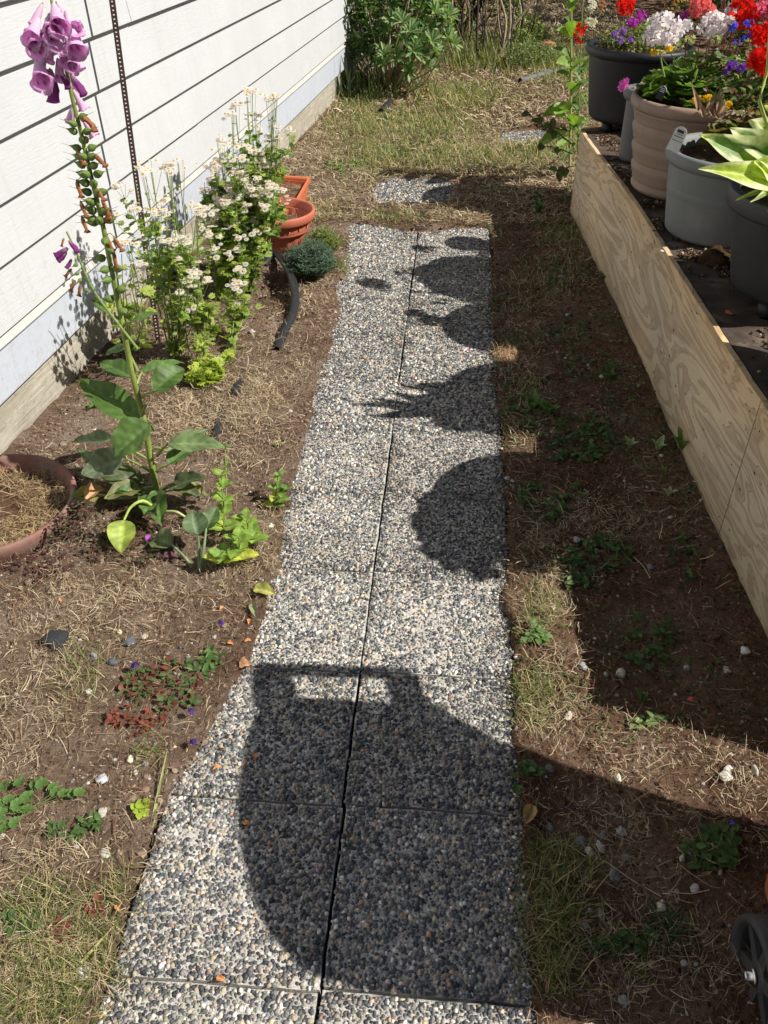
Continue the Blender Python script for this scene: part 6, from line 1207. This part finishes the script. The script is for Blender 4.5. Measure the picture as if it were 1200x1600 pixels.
# ================================================================== STONES
def stone(x, y, sx, sy, colr, lab, flat=.6, rz_=0.0, name='stone', bury=.35):
    p = gz0(x, y); s = 1 / 1315 * np.linalg.norm(p - CAM); return rockthing(name, lab, 'stone', (p[0], p[1], p[2] + sy * s * (.5 - bury)), (sx * s / 2 * .88, sy * s / 2 * 1.05, sy * s / 2 * .85), int(x + y) % 97, M['stone'], colr, flat, rough=.3, rz=rz_)
GY, WHs, TN, DK = (.20, .21, .21), (.46, .43, .37), (.56, .46, .33), (.10, .11, .125)
for q in ((90, 1010, 40, 34, (.035, .037, .042), 'angular black rock half buried in the soil at the left', .9, .3), (202, 1006, 18, 16, DK, 'dark smooth pebble in a hollow right of the black rock', .7), (148, 1029, 12, 14, (.24, .25, .28), 'blue-grey pebble right below the black rock', .8), (176, 1036, 18, 12, DK, 'dark pebble under the blue-grey one', .6), (162, 1274, 15, 14, WHs, 'round white stone on the soil left of the path, middle height', .8), (204, 1190, 10, 12, (.72, .64, .46), 'small cream stone, upper of the pair left of the path', .8), (213, 1210, 8, 9, WHs, 'small white stone next to the cream one', .8),
          (99, 1310, 13, 12, WHs, 'white stone between the columbine leaves and the path', .8), (165, 1335, 22, 12, WHs, 'flat pale stone left of the path, below the round white one', .5), (160, 1222, 18, 14, (.45, .46, .48), 'pale grey stone under the small cream pair', .6), (331, 1165, 20, 14, (.22, .24, .26), 'grey pebble on the left edge of the path', .7), (146, 1440, 14, 12, WHs, 'white stone in the dirt beside the lower path corner', .7), (132, 1520, 22, 20, (.50, .50, .47), 'pale rock at the lower left corner of the path', .6), (226, 996, 12, 11, (.55, .5, .4), 'tan stone above the weeds, right of the dark pebble', .8), (188, 992, 9, 9, (.55, .5, .3), 'yellowish pebble beside the tan stone', .8),
          (394, 523, 10, 9, WHs, 'white pebble left of the black pipe', .8), (454, 648, 8, 7, WHs, 'white pebble in the straw by the path', .8), (506, 585, 8, 6, WHs, 'white chip on the upper left path edge', .8), (424, 824, 10, 9, (.8, .78, .72), 'bright white pebble right of the lemon balm', .8),
          (966, 1068, 15, 15, (.52, .49, .42), 'round tan pebble in the planter shadow', .8), (887, 1124, 12, 16, (.72, .66, .54), 'cream stone on the sunlit strip', .7), (863, 960 , 10, 10, (.6, .52, .36), 'small tan stone in the grass by the path', .8), (908, 1052, 12, 14, (.3, .3, .3), 'grey stone at the boundary of the planter shadow', .7), (944, 1065, 7, 7, WHs, 'tiny white pebble left of the round tan one', .8), (1128, 1068, 12, 11, (.55, .52, .42), 'tan pebble near the plywood end in shade', .8), (1155, 1041, 16, 12, (.75, .75, .75), 'white fluffy scrap near the plywood end', .8), (1125, 1235, 22, 14, (.70, .66, .58), 'largest pale stone on the bright strip at the right', .6), (1128, 1224, 14, 8, (.8, .78, .72), 'white chip on top of the large pale stone', .6), (1168, 1228, 10, 18, WHs, 'upright white chip at the right border', .7), (964, 1222, 10, 14, (.76, .70, .56), 'cream stone at the edge of the bin shadow', .7),
          (858, 1204, 14, 12, GY, 'grey pebble just right of the path in the bin shadow', .7), (860, 1293, 12, 14, GY, 'grey pebble beside the curled tan leaf', .7), (908, 1318, 20, 14, GY, 'long grey pebble in the bin shadow, upper left of the group', .6), (941, 1309, 11, 15, GY, 'grey pebble in the bin shadow, right of the long one', .7), (968, 1307, 14, 14, (.36, .38, .38), 'light grey pebble in the bin shadow, rightmost of the upper row', .7), (982, 1298, 7, 9, GY, 'tiny grey pebble above the light grey one', .7), (919, 1336, 12, 12, (.6, .56, .48), 'pale pebble under the long grey one', .7), (936, 1331, 12, 18, (.44, .44, .4), 'speckled pebble under the upper row', .7), (976, 1347, 14, 10, GY, 'flat grey pebble under the light grey one', .6), (958, 1372, 16, 18, (.22, .24, .25), 'dark grey stone in the middle of the bin shadow', .7), (1030, 1424, 14, 16, (.66, .64, .56), 'pale stone at the tip of the dark grass tuft', .7),
          (1080, 1400, 16, 12, (.56, .52, .46), 'squarish pale stone left of the wheel', .7), (1060, 1356, 9, 12, (.6, .58, .52), 'small white stone in the weeds near the wheel', .7), (1070, 1352, 12, 16, GY, 'grey stone in the weeds near the wheel', .7), (1118, 1380, 7, 9, WHs, 'tiny white stone above the wheel', .7), (1017, 1478, 12, 18, (.6, .56, .48), 'cream stone right under the dark grass tuft', .7), (1014, 1514, 10, 10, (.5, .46, .4), 'tan stone under the cream one', .7), (1064, 1514, 12, 8, (.5, .47, .42), 'flat tan stone low in the bin shadow', .6), (1083, 1516, 7, 7, (.5, .47, .42), 'tiny tan pebble right of the flat tan stone', .7), (973, 1568, 18, 14, (.35, .33, .3), 'grey-brown stone near the bottom edge', .6), (911, 1450, 14, 14, (.38, .36, .33), 'greyish stone right of the long grass', .6), (938, 1435, 12, 14, (.3, .3, .3), 'grey stone left of the dark grass tuft', .7), (1185, 1590, 14, 14, (.5, .48, .42), 'pale stone below the wheel', .7),
          (875, 443, 10, 6, WHs, 'white stone in the upper part of the shaded strip', .7), (869, 464, 8, 6, WHs, 'smaller white stone just under the upper white one', .7), (937, 606, 9, 8, (.66, .58, .46), 'cream round pebble in the shaded strip beside a green sprout', .8), (845, 675, 12, 10, DK, 'dark stone beside the leafy sprout in the shaded strip', .7), (853, 688, 9, 7, WHs, 'white chip touching the dark stone', .7), (861, 684, 8, 7, (.5, .5, .5), 'pale chip right of the dark stone', .7), (899, 855, 12, 12, (.34, .35, .35), 'grey stone at the left of the lower weed patch', .7), (881, 861, 6, 8, GY, 'small grey stone left of its bigger neighbour', .7), (792, 752, 10, 8, (.5, .5, .5), 'pale stone at the right path edge', .7), (800, 757, 8, 6, (.5, .5, .5), 'second pale stone at the right path edge', .7), (962, 869, 8, 9, (.28, .29, .3), 'blue-grey pebble right of the lower weeds', .7), (1012, 902, 9, 10, GY, 'grey pebble under the thin dry stalk', .7), (700, 290, 10, 6, (.6, .56, .5), 'pale stone on the nearer stepping slab', .6)):
    stone(*q[:6], flat=q[6], rz_=(q[7] if len(q) > 7 else rng.uniform(-.6, .6)))
# sprouts along the plywood
for (x, y, h, lab, colr, vs) in ((1040, 655, .07, 'single green leaf standing against the plywood', (.14, .24, .06), 1), (1060, 728, .10, 'green hosta sprout growing at the foot of the plywood', (.13, .23, .06), 5), (1022, 725, .06, 'variegated sprout with white striped leaves near the plywood', (.30, .40, .20), 4), (980, 718, .05, 'grey-green sprout with pale midribs left of the variegated one', (.26, .34, .22), 5), (1038, 797, .05, 'small pale edged leaf below the sprouts', (.34, .40, .26), 3), (950, 610, .05, 'green sprout beside the cream pebble', (.10, .18, .05), 4), (832, 650, .09, 'leafy green sprout in the shaded strip', (.12, .21, .06), 6), (856, 658, .08, 'second leafy sprout beside the dark stone', (.12, .21, .06), 6), (840, 340, .10, 'pointed green sprout in the upper shaded strip', (.10, .18, .05), 7), (1030, 760, .03, 'tiny bright green rosette between the sprouts', (.14, .26, .07), 6), (938, 455, .05, 'small green sprout in shade near the plywood, upper one', (.12, .2, .06), 6), (905, 790, .06, 'broad single leaf above the left weed patch', (.09, .16, .05), 2), (900, 330 , .08, 'green sprout at the plywood corner', (.12, .2, .06), 6), (1000, 1110, .05, 'small sprout above the bright strip', (.1, .17, .05), 4)):
    p = gz0(x, y); t = thing('sprout', lab, 'sprout', tuple(p))
    for k in range(vs):
        a = 2 * pi * k / vs + x; d = np.array([cos(a) * .6, sin(a) * .6, .8 if vs < 7 else 1.3]) if vs > 1 else np.array([-.05, .1, 1]); L = h * rng.uniform(.7, 1.1); leaf_obj('leaf', p, p + norm(d) * L, L * .42, (-cos(a), -sin(a), 1), 'ovate', colr, t, fold=.3, curl=.2, n=9, m=5, edge=(.55, .58, .42) if 'pale' in lab or 'striped' in lab else None)
# small finds on the planter top
rockthing('wood_chip', 'pale forked wood chip on the dark planter top beside the light grey pot', 'wood chip', gp(1058, 406, ZB + .004), (.026, .006, .004), 13, M['plyedge'], (1, 1, 1), .7, rough=.5, rz=-.4)
rockthing('white_chip', 'tiny white chip on the planter edge above the forked wood chip', 'chip', gp(1034, 392, ZB + .004), (.007, .006, .004), 14, M['stone'], (.75, .72, .65), .7, rough=.4)
# nail heads in the plywood
nb = B(); V, F = lathe([(.0001, -.0008), (.0028, -.0006), (.0034, .0006), (.0001, .001)], 10); nb.add(V[:, [2, 1, 0]] * [-1, 1, 1], F); nm = nb.mesh('nail_head'); nm.materials.append(M['rod'])
for (y, z) in ((2.12, .47), (2.13, .28), (2.11, .10), (2.03, .46), (2.02, .12), (2.75, .485), (3.35, .48), (3.9, .47), (3.4, .08), (4.5, .46), (5.03, .42), (5.04, .12), (1.7, .47)):
    inst('nail_head', nm, pl, (plx(y) + .0035 + .004 * sin(y * 2) - .0035, y, z))
